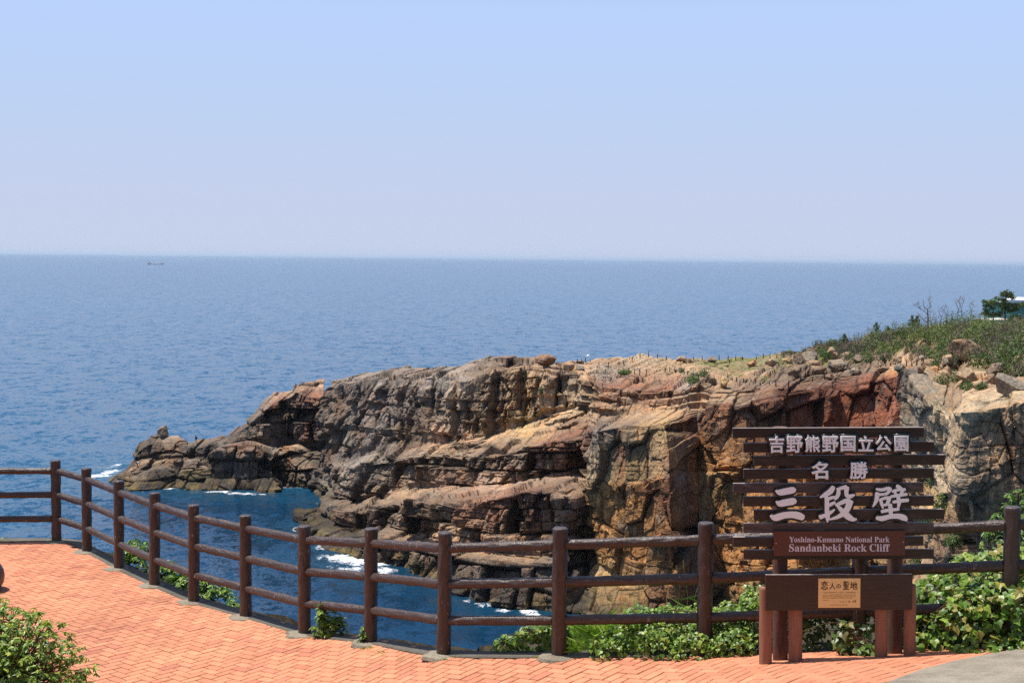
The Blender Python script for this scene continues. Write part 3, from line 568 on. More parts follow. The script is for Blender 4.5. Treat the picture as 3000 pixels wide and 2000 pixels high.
# bricks in herringbone
def build_bricks():
    W = 0.099; L = 2 * W; an = R(48); ca, sa = math.cos(an), math.sin(an); gap = 0.0055
    inner = [PB[i, :2] + 0.07 * fence_dir(i)[1] for i in range(len(PB))]
    poly = [tuple(p) for p in inner] + [(8, 6.5), (-11, 6.5)]
    px_ = np.array([p[0] for p in poly]); py_ = np.array([p[1] for p in poly])
    def inside(x, y):
        c = np.zeros(x.shape, bool); j = len(poly) - 1
        for i in range(len(poly)):
            with np.errstate(divide='ignore', invalid='ignore'):
                k = ((py_[i] > y) != (py_[j] > y)) & (x < (px_[j] - px_[i]) * (y - py_[i]) / (py_[j] - py_[i]) + px_[i])
            c ^= k; j = i
        return c
    I, J = np.meshgrid(np.arange(-220, 330), np.arange(-200, 330), indexing='ij'); v = (I - J) % 4
    ho = v == 0; ve = v == 3
    cx = np.concatenate([(I[ho] + 1.0) * W, (I[ve] + 0.5) * W]); cy = np.concatenate([(J[ho] + 0.5) * W, (J[ve] + 1.0) * W])
    hx = np.concatenate([np.full(ho.sum(), L / 2 - gap), np.full(ve.sum(), W / 2 - gap)]); hy = np.concatenate([np.full(ho.sum(), W / 2 - gap), np.full(ve.sum(), L / 2 - gap)])
    def rot(a, b): return ca * a - sa * b - 6.0, sa * a + ca * b + 2.0
    wx, wy = rot(cx, cy)
    ok = (wx > -10.5) & (wx < 7) & (wy > 7.5) & (wy < 22); wx, wy, cx, cy, hx, hy = [a[ok] for a in (wx, wy, cx, cy, hx, hy)]
    ok = inside(wx, wy); wx, wy, cx, cy, hx, hy = [a[ok] for a in (wx, wy, cx, cy, hx, hy)]
    n = len(wx); r = np.random.default_rng(3)
    dz = r.normal(0, 0.0009, n); tx = r.normal(0, 0.004, n); ty = r.normal(0, 0.004, n)
    bev = 0.004; rings = []
    for ins, zz in ((bev, 0.0), (0.0, -bev), (0.0, -0.02)):
        ring = []
        for sx, sy in ((-1, -1), (1, -1), (1, 1), (-1, 1)):
            a = sx * (hx - ins); b = sy * (hy - ins); X, Y = rot(cx + a, cy + b)
            ring.append(np.stack([X, Y, zg(X, Y) + dz + zz + a * tx + b * ty], -1))
        rings.append(np.stack(ring, 1))
    V = np.concatenate(rings, 1)                      # n,12,3
    o = np.arange(n)[:, None, None] * 12
    fl = [[0, 1, 2, 3]] + [[(k + 1) % 4, k, 4 + k, 4 + (k + 1) % 4] for k in range(4)] + [[4 + (k + 1) % 4, 4 + k, 8 + k, 8 + (k + 1) % 4] for k in range(4)]
    f = (np.array(fl)[None] + o).reshape(-1, 4)
    base = np.array([0.52, 0.208, 0.112]); c = base * (1 + r.normal(0, 0.06, (n, 1))) ; k = r.random(n)
    c[k < 0.10] *= np.array([0.86, 0.80, 0.86]); c[k > 0.93] *= np.array([1.02, 1.10, 1.08])
    lf = fbm(np.stack([wx * 0.5, wy * 0.5, wx * 0], -1), 3, 8)[:, None]; c = c * (1 + 0.10 * lf)
    m = mat('brick', rough=0.8, spec=0.3); nn = N(m); at = nn.attr('Col').outputs['Color']
    p = nn.pos(); a = nn.noise(p, 60, 5, 0.6); b = nn.noise(p, 1.3, 6, 0.65); d = nn.noise(p, 9, 5, 0.7)
    x = nn.mix(1.0, at, nn.ramp(a, [(0.3, (0.86,) * 3), (0.7, (1.12,) * 3)]), 'MULTIPLY')
    x = nn.mix(1.0, x, nn.ramp(b, [(0.35, (0.86, 0.84, 0.84)), (0.6, (1.05, 1.05, 1.05))]), 'MULTIPLY')
    st_ = nn.noise(p, 0.35, 5, 0.7); x = nn.mix(1.0, x, nn.ramp(st_, [(0.32, (0.80, 0.79, 0.78)), (0.5, (1, 1, 1)), (0.7, (1.06, 1.04, 1.02))]), 'MULTIPLY')
    x = nn.mix(nn.ramp(d, [(0.62, (0, 0, 0)), (0.76, (0.5,) * 3)]), x, (0.72, 0.5, 0.38))
    nn.L(x, nn.b.inputs['Base Color']); nn.L(nn.bump(a, 0.35, 0.002), nn.b.inputs['Normal'])
    o_ = link('brick_pavement', np_mesh('brick_pavement', V.reshape(-1, 3), f, np.repeat(np.clip(c, 0, 0.9), 12, 0)), m); tag(o_, kind='structure')
    # sand bed under the bricks
    X = np.linspace(-11, 8, 80); Y = np.linspace(6.5, 22, 70); gx, gy = np.meshgrid(X, Y, indexing='ij')
    ins = inside(gx, gy); z = zg(gx, gy) - 0.009; idx = np.arange(gx.size).reshape(gx.shape)
    q = np.stack([idx[:-1, :-1], idx[1:, :-1], idx[1:, 1:], idx[:-1, 1:]], -1).reshape(-1, 4); q = q[ins.ravel()[q].all(1)]
    g = mat('joint_sand', (0.18, 0.075, 0.05), 0.95, 0.1)
    tag(link('paving_bed', np_mesh('paving_bed', np.stack([gx, gy, z], -1).reshape(-1, 3), q), g), kind='structure')
build_bricks()
def concrete_mat(name, c, sc=1.0):
    m = mat(name, rough=0.9, spec=0.25); n = N(m); p = n.pos(); a = n.noise(p, 3 * sc, 8, 0.7); b = n.noise(p, 90 * sc, 4, 0.7)
    x = n.ramp(a, [(0.3, tuple(k * 0.62 for k in c)), (0.55, c), (0.75, tuple(k * 1.2 for k in c))])
    x = n.mix(1.0, x, n.ramp(b, [(0.35, (0.5,) * 3), (0.62, (1.25,) * 3)]), 'MULTIPLY'); n.L(x, n.b.inputs['Base Color'])
    n.L(n.bump(b, 0.6, 0.004), n.b.inputs['Normal']); return m
M_CONC = concrete_mat('kerb_concrete', (0.25, 0.215, 0.16)); M_KERB = concrete_mat('dark_kerb', (0.125, 0.112, 0.09)); M_ASPH = concrete_mat('asphalt_grey', (0.27, 0.235, 0.185), 1.3)
def strip(name, m, ins, outs, top, depth, a=0, b=None, sub=6):
    pts = PB[a:b]; n = len(pts)
    # Catmull-Rom along the posts
    C = []
    for i in range(n - 1):
        p0, p1, p2, p3 = pts[max(i - 1, 0)], pts[i], pts[i + 1], pts[min(i + 2, n - 1)]
        for k in range(sub):
            t = k / sub; C.append(0.5 * ((2 * p1) + (-p0 + p2) * t + (2 * p0 - 5 * p1 + 4 * p2 - p3) * t * t + (-p0 + 3 * p1 - 3 * p2 + p3) * t ** 3))
    C.append(pts[-1]); C = np.array(C)
    tt = np.gradient(C[:, :2], axis=0); tt /= np.linalg.norm(tt, axis=1, keepdims=True); nn = np.stack([-tt[:, 1], tt[:, 0]], -1)
    bm = MB(); prev = None
    for c, q in zip(C, nn):
        i2 = c[:2] + q * ins; o2 = c[:2] + q * outs; z = c[2] + top; e = 0.012
        ring = [bm.bm.verts.new((*(c[:2] + q * (ins)), z - depth)), bm.bm.verts.new((*i2, z - e)), bm.bm.verts.new((*(i2 + q * e), z)), bm.bm.verts.new((*(o2 - q * e), z)), bm.bm.verts.new((*o2, z - e)), bm.bm.verts.new((*o2, z - depth * 4))]
        if prev:
            for k in range(5): bm.bm.faces.new([prev[k], prev[k + 1], ring[k + 1], ring[k]])
        prev = ring
    o = bm.build(name, m); tag(o, kind='structure'); return o
strip('kerb', M_KERB, -0.045, 0.17, 0.012, 0.12)
# asphalt in the corner
def build_asphalt():
    edge = [(2540, 2040), (2600, 1999), (2700, 1962), (2800, 1936), (2880, 1920), (2950, 1908), (3040, 1893), (3200, 1870)]
    E_ = np.array([gpt(x, y) for x, y in edge]); V = []; f = []
    for k in range(9):
        t = (k / 8) ** 1.5
        for p in E_:
            q = p + np.array([2.4, -1.2, 0]) * t * 1.6; V.append((q[0], q[1], zg(q[0], q[1]) + 0.008))
    n = len(E_)
    for k in range(8):
        for i in range(n - 1): f.append([k * n + i, k * n + i + 1, (k + 1) * n + i + 1, (k + 1) * n + i])
    o = link('asphalt_road', np_mesh('asphalt_road', V, f), M_ASPH); tag(o, kind='structure')
build_asphalt()

# ------------------------------------------------------------------ bank behind the fence
BANKX = [-9, -0.6, 0.1, 0.6, 1.2, 2.0, 2.8, 3.4, 4.0, 5.2]; BANKH = [-0.25, -0.12, 0.0, 0.05, 0.08, 0.11, 0.15, 0.18, 0.2, 0.25]; BANKW = [0.12, 0.25, 0.45, 0.7, 0.9, 1.1, 1.4, 1.7, 2.0, 2.2]
def build_bank():
    C = []
    for i in range(len(PB) - 1):
        for k in range(12): C.append(PB[i] * (1 - k / 12) + PB[i + 1] * k / 12)
    C = np.array(C); tt = np.gradient(C[:, :2], axis=0); tt /= np.linalg.norm(tt, axis=1, keepdims=True); nn = np.stack([-tt[:, 1], tt[:, 0]], -1)
    prof = [(0.0, 0.0), (0.15, 0.25), (0.35, 0.75), (0.6, 1.0), (1.0, 0.9), (1.15, 0.2)]
    V = []; 
    for c, q in zip(C, nn):
        h = np.interp(c[0], BANKX, BANKH); w = np.interp(c[0], BANKX, BANKW)
        for a, b in prof:
            p = c[:2] + q * (0.15 + a * w); V.append((p[0], p[1], c[2] - 0.03 + b * h))
        for a, dz in ((1.5, -2.0), (2.6, -9), (4.0, -20), (6.0, -48)):
            p = c[:2] + q * (0.15 + a * w + (-dz) * 0.02); V.append((p[0], p[1], c[2] + dz))
    n = len(prof) + 4; V = np.array(V); m_ = len(C)
    V += 0.05 * np.stack([fbm(V * 2.1, 3, 5), fbm(V * 2.1, 3, 6), fbm(V * 2.1, 3, 7)], -1)
    idx = np.arange(m_ * n).reshape(m_, n)
    f = np.stack([idx[:-1, :-1], idx[1:, :-1], idx[1:, 1:], idx[:-1, 1:]], -1).reshape(-1, 4)
    col = np.tile(np.array([0.075, 0.06, 0.035]), (len(V), 1))
    tag(link('bank', np_mesh('bank', V, f, col, True), M_BOULDER), kind='structure')
build_bank()

# ------------------------------------------------------------------ fence
M_FENCE = bark_mat('brown_log_concrete', (0.053, 0.033, 0.027), 0.40, 0.5, (1, 1, 0.22), 55, 0.8, 0.010, 0.5)
def flecks(m):
    n = N(m); src = n.b.inputs['Base Color'].links[0].from_socket; a = n.noise(n.pos((1, 1, 0.35)), 38, 3, 0.6); b = n.noise(n.pos(), 2.2, 3)
    n.L(n.mix(n.math('MULTIPLY', n.ramp(a, [(0.63, (0, 0, 0)), (0.70, (0.8,) * 3)]), n.ramp(b, [(0.40, (0, 0, 0)), (0.6, (1, 1, 1))])), src, (0.30, 0.24, 0.21)), n.b.inputs['Base Color'])
flecks(M_FENCE)
M_FTOP = mat('log_end', (0.22, 0.17, 0.16), 0.5, 0.5)
def log(p0, p1, r, seg=28, n=26, amp=0.0068, seed=0, cap=0.012, close=True):
    """a bark-textured log between two points"""
    p0 = np.asarray(p0, float); p1 = np.asarray(p1, float); ax = p1 - p0; L = np.linalg.norm(ax); ax /= L
    ref = np.array([0, 0, 1.0]) if abs(ax[2]) < 0.9 else np.array([1.0, 0, 0])
    a = np.cross(ax, ref); a /= np.linalg.norm(a); b = np.cross(ax, a)
    ts = np.concatenate([[0], np.linspace(0.0, 1, n)[0:], [1]]); th = np.arange(seg) / seg * 2 * math.pi
    T_, H_ = np.meshgrid(ts * L, th, indexing='ij')
    q = np.stack([np.cos(H_) * 2.6, np.sin(H_) * 2.6, T_ * 9 + seed * 7.7], -1)
    rr = r + amp * fbm(q, 4, seed) * 1.6
    rr[0] = r - cap; rr[-1] = r - cap; tt = T_.copy()
    tt[1] += cap * 0.8; tt[-2] -= cap * 0.8
    v = p0 + ax * tt[..., None] + (a * np.cos(H_)[..., None] + b * np.sin(H_)[..., None]) * rr[..., None]
    nt = len(ts); idx = np.arange(nt * seg).reshape(nt, seg); j = np.roll(idx, -1, 1)
    f = np.stack([idx[:-1], j[:-1], j[1:], idx[1:]], -1).reshape(-1, 4)
    V = v.reshape(-1, 3)
    me = bpy.data.meshes.new('log'); me.from_pydata(V.tolist(), [], f.tolist() + [idx[0][::-1].tolist(), idx[-1].tolist()])
    for pl in me.polygons: pl.use_smooth = len(pl.vertices) == 4
    return me
def flip_fix(me):
    b = bmesh.new(); b.from_mesh(me); bmesh.ops.recalc_face_normals(b, faces=b.faces[:]); b.to_mesh(me); b.free(); return me
fence = thing('fence', PB[5], 'long brown log post and rail fence curving along the cliff edge', 'fence')
for i, p in enumerate(PB):
    me = flip_fix(log(p - np.array([0, 0, 0.12]), p + np.array([0.004 * math.sin(i * 5), 0.004 * math.cos(i * 3), 1.1]), 0.063, seed=i + 1, n=40, cap=0.008))
    o = link('post', me, M_FENCE, fence)
    if i > 0 and i < 11:
        bm = MB(); k = 14; rs = [(0.175, -0.02), (0.16, 0.008), (0.08, 0.020)]
        t, nrm = fence_dir(i); rings = []
        for rr, z in rs:
            rings.append([bm.bm.verts.new((p[0] - nrm[0] * 0.02 + math.cos(2 * math.pi * q / k) * rr * (1 + 0.16 * math.sin(q * 2.3 + i) + 0.10 * math.sin(q * 4.1 + 2 * i)), p[1] - nrm[1] * 0.02 + math.sin(2 * math.pi * q / k) * rr * 0.95, p[2] + z)) for q in range(k)])
        for a_, b_ in ((0, 1), (1, 2)):
            for q in range(k): bm.bm.faces.new([rings[a_][q], rings[a_][(q + 1) % k], rings[b_][(q + 1) % k], rings[b_][q]])
        bm.bm.faces.new(rings[2]); bm.build('footing', M_CONC, fence)
for i in range(len(PB) - 1):
    a, b = PB[i], PB[i + 1]; t = (b - a) / np.linalg.norm(b - a)
    for j, h in enumerate((0.955, 0.635, 0.31)):
        me = flip_fix(log(a + np.array([0, 0, h]) + t * 0.048, b + np.array([0, 0, h]) - t * 0.048, 0.0425, 26, 56, 0.0062, seed=50 + i * 3 + j, cap=0.01))
        link('rail', me, M_FENCE, fence)
# ------------------------------------------------------------------ log stool at the edge of the paving
sp = gpt(-52, 1726)
stool = thing('log_stool', sp, 'dark rounded log stool at the far left edge of the brick paving', 'stool')
def lathe(prof, c, seg=28, rough=0.01, seed=1):
    bm = MB(); rings = []
    for r, z in prof:
        ring = []
        for k in range(seg):
            an = 2 * math.pi * k / seg; rr = r * (1 + rough * math.sin(k * 3.1 + z * 40 + seed) + rough * math.sin(k * 1.7 + z * 23))
            ring.append(bm.bm.verts.new((c[0] + math.cos(an) * rr, c[1] + math.sin(an) * rr, c[2] + z)))
        rings.append(ring)
    for a, b in zip(rings[:-1], rings[1:]):
        for k in range(seg): f = bm.bm.faces.new([a[k], a[(k + 1) % seg], b[(k + 1) % seg], b[k]]); f.smooth = True
    bm.bm.faces.new(rings[0][::-1]); bm.bm.faces.new(rings[-1]); return bm
lathe([(0.17, -0.02), (0.20, 0.02), (0.235, 0.08), (0.245, 0.15), (0.235, 0.22), (0.20, 0.29), (0.15, 0.335), (0.13, 0.345)], sp, rough=0.012).build('log_body', M_FENCE, stool)
lathe([(0.128, 0.343), (0.12, 0.352), (0.02, 0.355)], sp, rough=0.004).build('seat', M_FTOP, stool)

# ------------------------------------------------------------------ the big sign
SD = 10.85
def wood_mat(name, c, wear, wc, rough=0.55):
    m = mat(name, rough=rough, spec=0.45); n = N(m); p = n.pos((0.6, 4, 9)); a = n.noise(p, 9, 8, 0.65, 0.8); b = n.noise(n.pos((1, 1, 4)), 3.5, 6, 0.7); k = n.noise(n.pos((1, 1, 1)), 14, 5, 0.7)
    x = n.ramp(a, [(0.3, tuple(q * 0.5 for q in c)), (0.6, c), (0.8, tuple(q * 1.5 for q in c))])
    x = n.mix(n.math('MULTIPLY', n.ramp(b, [(0.5, (0, 0, 0)), (0.72, (1, 1, 1))]), n.math('MULTIPLY', k, wear)), x, wc)
    sn = n.add('ShaderNodeSeparateXYZ'); n.L(n.add('ShaderNodeNewGeometry').outputs['Normal'], sn.inputs[0])       # sunlit highlight painted pale on the upper edges
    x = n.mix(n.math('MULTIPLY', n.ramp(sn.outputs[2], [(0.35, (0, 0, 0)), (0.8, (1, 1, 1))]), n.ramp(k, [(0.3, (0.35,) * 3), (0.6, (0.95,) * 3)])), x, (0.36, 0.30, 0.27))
    n.L(x, n.b.inputs['Base Color']); n.L(n.bump(a, 0.35, 0.004), n.b.inputs['Normal']); return m
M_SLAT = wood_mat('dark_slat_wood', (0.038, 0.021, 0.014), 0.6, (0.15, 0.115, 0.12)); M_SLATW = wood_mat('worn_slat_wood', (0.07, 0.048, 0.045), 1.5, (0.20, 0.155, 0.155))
M_SPOST = bark_mat('sign_post_wood', (0.115, 0.058, 0.044), 0.7, 0.3, (1, 1, 0.12), 45, 0.8, 0.01, 0.6)
M_STUB = bark_mat('red_brown_stub_wood', (0.27, 0.128, 0.080), 0.75, 0.3, (1, 1, 0.1), 40, 0.5, 0.006, 0.4)
M_WHITE = mat('white_letter', (0.95, 0.93, 0.93), 0.5, 0.4); M_BLACK = mat('black_backing', (0.008, 0.008, 0.009), 0.28, 0.6)
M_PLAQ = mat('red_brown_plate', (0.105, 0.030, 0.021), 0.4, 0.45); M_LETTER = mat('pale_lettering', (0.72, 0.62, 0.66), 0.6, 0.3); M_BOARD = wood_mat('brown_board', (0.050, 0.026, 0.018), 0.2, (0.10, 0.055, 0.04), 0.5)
M_GOLD = mat('gold_plate', (0.80, 0.57, 0.26), 0.42, 0.5, 0.25); M_INK = mat('brown_ink', (0.045, 0.018, 0.008), 0.6, 0.3); M_INK2 = mat('faded_ink', (0.20, 0.105, 0.03), 0.6, 0.3)
M_SCREW = mat('screw_steel', (0.6, 0.58, 0.55), 0.35, 0.5, 0.9)
def c4(x, y): return 2100 + x / 1.96, 1200 + y / 1.96            # zoomed pixel -> photo pixel
def c5(x, y): return 2240 + x / 5.113, 1260 + y / 5.113
def c6(x, y): return 2230 + x / 5.004, 1540 + y / 5.004
def c7(x, y): return 2350 + x / 11.2, 1690 + y / 11.2
sb = gpt(*c4(660, 1425)); sb[1] = SD
sign = thing('sign', sb, 'tall dark slatted wooden sign with white Japanese lettering beside the fence', 'sign')
def slab(q0, q1, q2, q3, d, th, bev):
    """board whose front corners are the pixels q0..q3 (lower left, lower right, upper right, upper left) at distance d"""
    f = [P(*q, d) for q in (q0, q1, q2, q3)]; b = [p + np.array([0, th, 0]) for p in f]
    m = MB(); m.quadbox(f + b, bev); return m
SL = [(93, 105, 162, 1190, 100, 158, 0), (155, 190, 246, 1250, 182, 240, 0), (215, 265, 322, 1310, 257, 316, 0), (155, 341, 399, 1248, 337, 393, 0), (95, 422, 478, 1188, 418, 474, 1), (155, 498, 555, 1248, 494, 551, 0),
      (215, 574, 632, 1308, 571, 627, 0), (155, 652, 708, 1247, 648, 704, 1), (95, 730, 787, 1187, 726, 780, 0), (157, 805, 860, 1247, 800, 855, 0)]
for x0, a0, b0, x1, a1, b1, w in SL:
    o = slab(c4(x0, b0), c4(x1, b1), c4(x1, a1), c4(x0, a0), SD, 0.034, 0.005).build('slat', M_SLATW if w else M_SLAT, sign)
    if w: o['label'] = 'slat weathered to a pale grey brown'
for xa, xb in ((320, 408), (980, 1066)):
    t = P(*c4((xa + xb) / 2, 98), SD + 0.095); b = P(*c4((xa + xb) / 2 + 2, 1440 if xa < 500 else 1408), SD + 0.095); r = 0.5 * (xb - xa) / 1.96 / F * SD
    link('post', flip_fix(log(np.array([b[0], b[1], b[2] - 0.15]), np.array([t[0], t[1], t[2]]), r, 22, 46, 0.004, 77 + xa, 0.006)), M_SPOST, sign)
# --- lettering: brush strokes for the three big characters
def stroke_outline(st, grow=0.0):
    p = np.array([(a, b) for a, b, c in st], float); w = np.array([c for a, b, c in st], float) / 2 + grow
    # resample
    T_ = np.linspace(0, len(p) - 1, (len(p) - 1) * 6 + 1); i = np.clip(T_.astype(int), 0, len(p) - 2); f = T_ - i
    def cr(a):
        e = np.concatenate([2 * a[:1] - a[1:2], a, 2 * a[-1:] - a[-2:-1]]); f_ = f[:, None] if a.ndim > 1 else f
        a0, a1, a2, a3 = e[i], e[i + 1], e[i + 2], e[i + 3]
        return 0.5 * (2 * a1 + (a2 - a0) * f_ + (2 * a0 - 5 * a1 + 4 * a2 - a3) * f_ ** 2 + (3 * a1 - a0 - 3 * a2 + a3) * f_ ** 3)
    q = cr(p); ww = np.maximum(cr(w), 2 + grow * 0.8); t = np.gradient(q, axis=0); t /= np.linalg.norm(t, axis=1, keepdims=True) + 1e-9; n = np.stack([-t[:, 1], t[:, 0]], -1)
    up = q + n * ww[:, None]; lo = q - n * ww[:, None]; m = len(q)
    cap = lambda c, d, nn, w_: [tuple(c + d * w_ * 0.55 * math.sin(a) + nn * w_ * math.cos(a)) for a in (0.7, 1.57, 2.44)]
    return up, lo, cap(q[-1], t[-1], n[-1], ww[-1]), cap(q[0], -t[0], -n[0], ww[0])
def brush(strokes, grow, d, th, cc, name, m):
    mb = MB()
    for k, st in enumerate(strokes):
        up, lo, ce, cs = stroke_outline(st, grow); dd = d - 0.00025 * k
        pts_u = [P(*cc(*p), dd) for p in up]; pts_l = [P(*cc(*p), dd) for p in lo]; n = len(pts_u); e = [P(*cc(*p), dd) for p in ce]; s_ = [P(*cc(*p), dd) for p in cs]
        V = lambda p: mb.bm.verts.new(Vector([float(x) for x in p]))
        a = [V(p) for p in pts_u]; b = [V(p) for p in pts_l]; E = [V(p) for p in e]; S_ = [V(p) for p in s_]
        for i in range(n - 1): mb.bm.faces.new([a[i], a[i + 1], b[i + 1], b[i]])
        mb.bm.faces.new([a[-1]] + E + [b[-1]]); mb.bm.faces.new([b[0]] + S_ + [a[0]])
        loop = a + E + b[::-1] + S_; back = [V(np.array(v.co) + np.array([0, th, 0])) for v in loop]; L = len(loop)
        for i in range(L): mb.bm.faces.new([loop[i], loop[(i + 1) % L], back[(i + 1) % L], back[i]])
    return mb.build(name, m, sign)
SAN = [[(170, 905, 28), (230, 928, 84), (330, 912, 92), (420, 895, 92), (455, 893, 60)], [(175, 1068, 24), (230, 1095, 86), (330, 1078, 96), (430, 1062, 96), (462, 1066, 66)], [(92, 1278, 34), (160, 1308, 92), (280, 1275, 92), (400, 1262, 92), (500, 1275, 104), (575, 1305, 84)]]
DAN = [[(1030, 850, 60), (985, 915, 78), (905, 965, 60), (835, 1003, 22)], [(925, 990, 50), (935, 1080, 62), (935, 1200, 62), (945, 1300, 62), (940, 1372, 16)], [(935, 1035, 44), (1000, 1010, 44), (1060, 1000, 34)], [(950, 1130, 42), (1010, 1100, 44), (1055, 1075, 30)],
       [(832, 1300, 62), (900, 1275, 52), (980, 1235, 48), (1050, 1185, 18)], [(1085, 885, 34), (1150, 865, 46), (1225, 845, 52)], [(1110, 890, 46), (1105, 950, 56), (1080, 1005, 44), (1055, 1040, 14)], [(1235, 855, 64), (1225, 930, 58), (1240, 985, 50), (1290, 985, 56), (1350, 965, 22)],
       [(1065, 1118, 30), (1150, 1085, 52), (1240, 1050, 62), (1315, 1080, 40)], [(1280, 1070, 90), (1230, 1190, 84), (1120, 1285, 56), (975, 1335, 20)], [(1085, 1120, 36), (1150, 1190, 62), (1240, 1280, 92), (1320, 1330, 60), (1375, 1330, 26)]]
HEKI = [[(1675, 880, 30), (1760, 890, 44), (1850, 868, 44), (1890, 880, 44)], [(1885, 880, 46), (1850, 930, 44), (1815, 960, 26)], [(1680, 960, 36), (1760, 960, 34), (1830, 945, 30)], [(1690, 940, 62), (1680, 1030, 58), (1655, 1090, 40), (1622, 1145, 12)],
        [(1735, 1030, 36), (1755, 1100, 44), (1775, 1165, 20)], [(1740, 1035, 34), (1820, 1010, 42), (1880, 1015, 50)], [(1870, 1010, 56), (1850, 1070, 50), (1820, 1120, 34)], [(1760, 1125, 30), (1830, 1112, 34)],
        [(1985, 830, 46), (2030, 862, 52), (2065, 885, 30)], [(1915, 915, 34), (2000, 890, 42), (2105, 885, 40)], [(1955, 930, 36), (1975, 970, 30)], [(2075, 900, 40), (2035, 960, 32)], [(1895, 990, 34), (2000, 975, 44), (2130, 955, 40)],
        [(1925, 1075, 34), (2030, 1055, 50), (2150, 1045, 46)], [(2000, 985, 48), (2015, 1080, 54), (2000, 1170, 24)], [(1880, 1110, 56), (1890, 1190, 56), (1892, 1290, 50)], [(1755, 1215, 44), (1860, 1195, 46), (2010, 1180, 36)],
        [(1680, 1310, 46), (1760, 1320, 70), (1880, 1290, 64), (2000, 1285, 74), (2090, 1310, 84), (2125, 1345, 40)]]
for ch in (SAN, DAN, HEKI):
    brush(ch, 36, SD - 0.016, 0.014, c5, 'letter_backing', M_BLACK); brush(ch, 2, SD - 0.026, 0.008, c5, 'letter', M_WHITE)
# --- characters and lines set from the built-in typeface
def text_mesh(s, x0, y0, x1, y1, cc, d, m, parent, name, bevel=0.0, lift=0.0, stretch=True, shear=0.0):
    """the words s filling the pixel box (x0,y0)-(x1,y1)"""
    cu = bpy.data.curves.new('t', 'FONT'); cu.body = s; cu.size = 1.0; cu.shear = shear
    cu.bevel_depth = bevel; cu.bevel_resolution = 1; cu.extrude = 0.0; cu.resolution_u = 3
    o = bpy.data.objects.new('t', cu); COL.objects.link(o); bpy.context.view_layer.update()
    me = bpy.data.meshes.new_from_object(o.evaluated_get(bpy.context.evaluated_depsgraph_get())); bpy.data.objects.remove(o)
    n = len(me.vertices); co = np.empty(n * 3, np.float32); me.vertices.foreach_get('co', co); co = co.reshape(-1, 3)
    a, b = co.min(0), co.max(0); k = (co - a) / np.maximum(b - a, 1e-6)
    px = x0 + k[:, 0] * (x1 - x0); py = y1 + k[:, 1] * (y0 - y1)
    q = cc(px, py); w = P(q[0], q[1], np.full(n, d)); sc = abs(P(*cc(x1, y1), d)[0] - P(*cc(x0, y1), d)[0]) / (b[0] - a[0])
    w[:, 1] -= (co[:, 2] - a[2]) * sc * 0.6 + lift
    me.vertices.foreach_set('co', w.astype(np.float32).ravel()); me.materials.clear(); me.update()
    return link(name, me, m, parent)
for ch, x0, y0, x1, y1 in (('吉', 68, 88, 292, 338), ('野', 325, 85, 575, 335), ('熊', 600, 88, 832, 325), ('野', 860, 85, 1110, 330), ('国', 1138, 82, 1362, 318), ('立', 1400, 92, 1632, 315), ('公', 1655, 92, 1905, 312), ('園', 1945, 80, 2155, 315), ('名', 695, 465, 955, 730), ('勝', 1275, 468, 1550, 735)):
    g = 34
    text_mesh(ch, x0 - g, y0 - g, x1 + g, y1 + g, c5, SD - 0.006, M_BLACK, sign, 'letter_backing', 0.14)
    text_mesh(ch, x0, y0, x1, y1, c5, SD - 0.027, M_WHITE, sign, 'letter', 0.03)
BOLD = lambda s: ''.join(chr(0x1D400 + ord(c) - 65) if 'A' <= c <= 'Z' else chr(0x1D41A + ord(c) - 97) if 'a' <= c <= 'z' else c for c in s)
BI = lambda s: ''.join(chr(0x1D468 + ord(c) - 65) if 'A' <= c <= 'Z' else chr(0x1D482 + ord(c) - 97) if 'a' <= c <= 'z' else c for c in s)
name_plate = slab(c6(182, 437), c6(2110, 432), c6(2112, 70), c6(182, 78), SD - 0.022, 0.02, 0.0015).build('name_plate', M_PLAQ, sign)
text_mesh(BOLD('Yoshino-Kumano National Park'), 412, 155, 1882, 238, c6, SD - 0.0235, M_LETTER, name_plate, 'lettering', 0.006)
text_mesh(BOLD('Sandanbeki Rock Cliff'), 408, 262, 1886, 375, c6, SD - 0.0235, M_LETTER, name_plate, 'lettering', 0.006)
for x, y in ((218, 254), (2083, 236)):
    q = P(*c6(x, y), SD - 0.0225); b = MB(); b.tube([q, q - np.array([0, 0.002, 0])], 0.004, 10); b.build('screw', M_SCREW, name_plate)
# --- low board in front on four stub posts
BD = SD - 0.13
lb = gpt(*c4(690, 1430)); lb[1] = BD
board = thing('sign_board', lb, 'low brown board on four red-brown stub posts with a small gold plate', 'sign board')
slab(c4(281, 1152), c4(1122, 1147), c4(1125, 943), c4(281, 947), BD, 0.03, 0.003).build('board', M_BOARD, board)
for xa, xb, top, bot in ((246, 316, 1012, 1446), (414, 490, 1010, 1440), (911, 979, 1000, 1411), (1076, 1142, 1000, 1408)):
    dd = BD + 0.075; t = P(*c4((xa + xb) / 2, top), dd); b = P(*c4((xa + xb) / 2, bot), dd); r = 0.53 * (xb - xa) / 1.96 / F * dd
    link('post', flip_fix(log(np.array([b[0], dd, b[2] - 0.12]), np.array([t[0], dd, t[2]]), r, 20, 30, 0.002, 90 + xa, 0.008)), M_STUB, board)
gp = slab(c6(836, 1197), c6(1452, 1195), c6(1456, 768), c6(838, 771), BD - 0.004, 0.0035, 0.0008).build('gold_plate', M_GOLD, board)
for ch, x0, y0, x1, y1 in (('恋', 622, 122, 850, 408), ('人', 890, 178, 1095, 395), ('の', 1122, 225, 1275, 362), ('聖', 1345, 130, 1535, 405), ('地', 1570, 145, 1818, 398)):
    text_mesh(ch, x0, y0, x1, y1, c7, BD - 0.0045, M_INK, gp, 'lettering', 0.014)
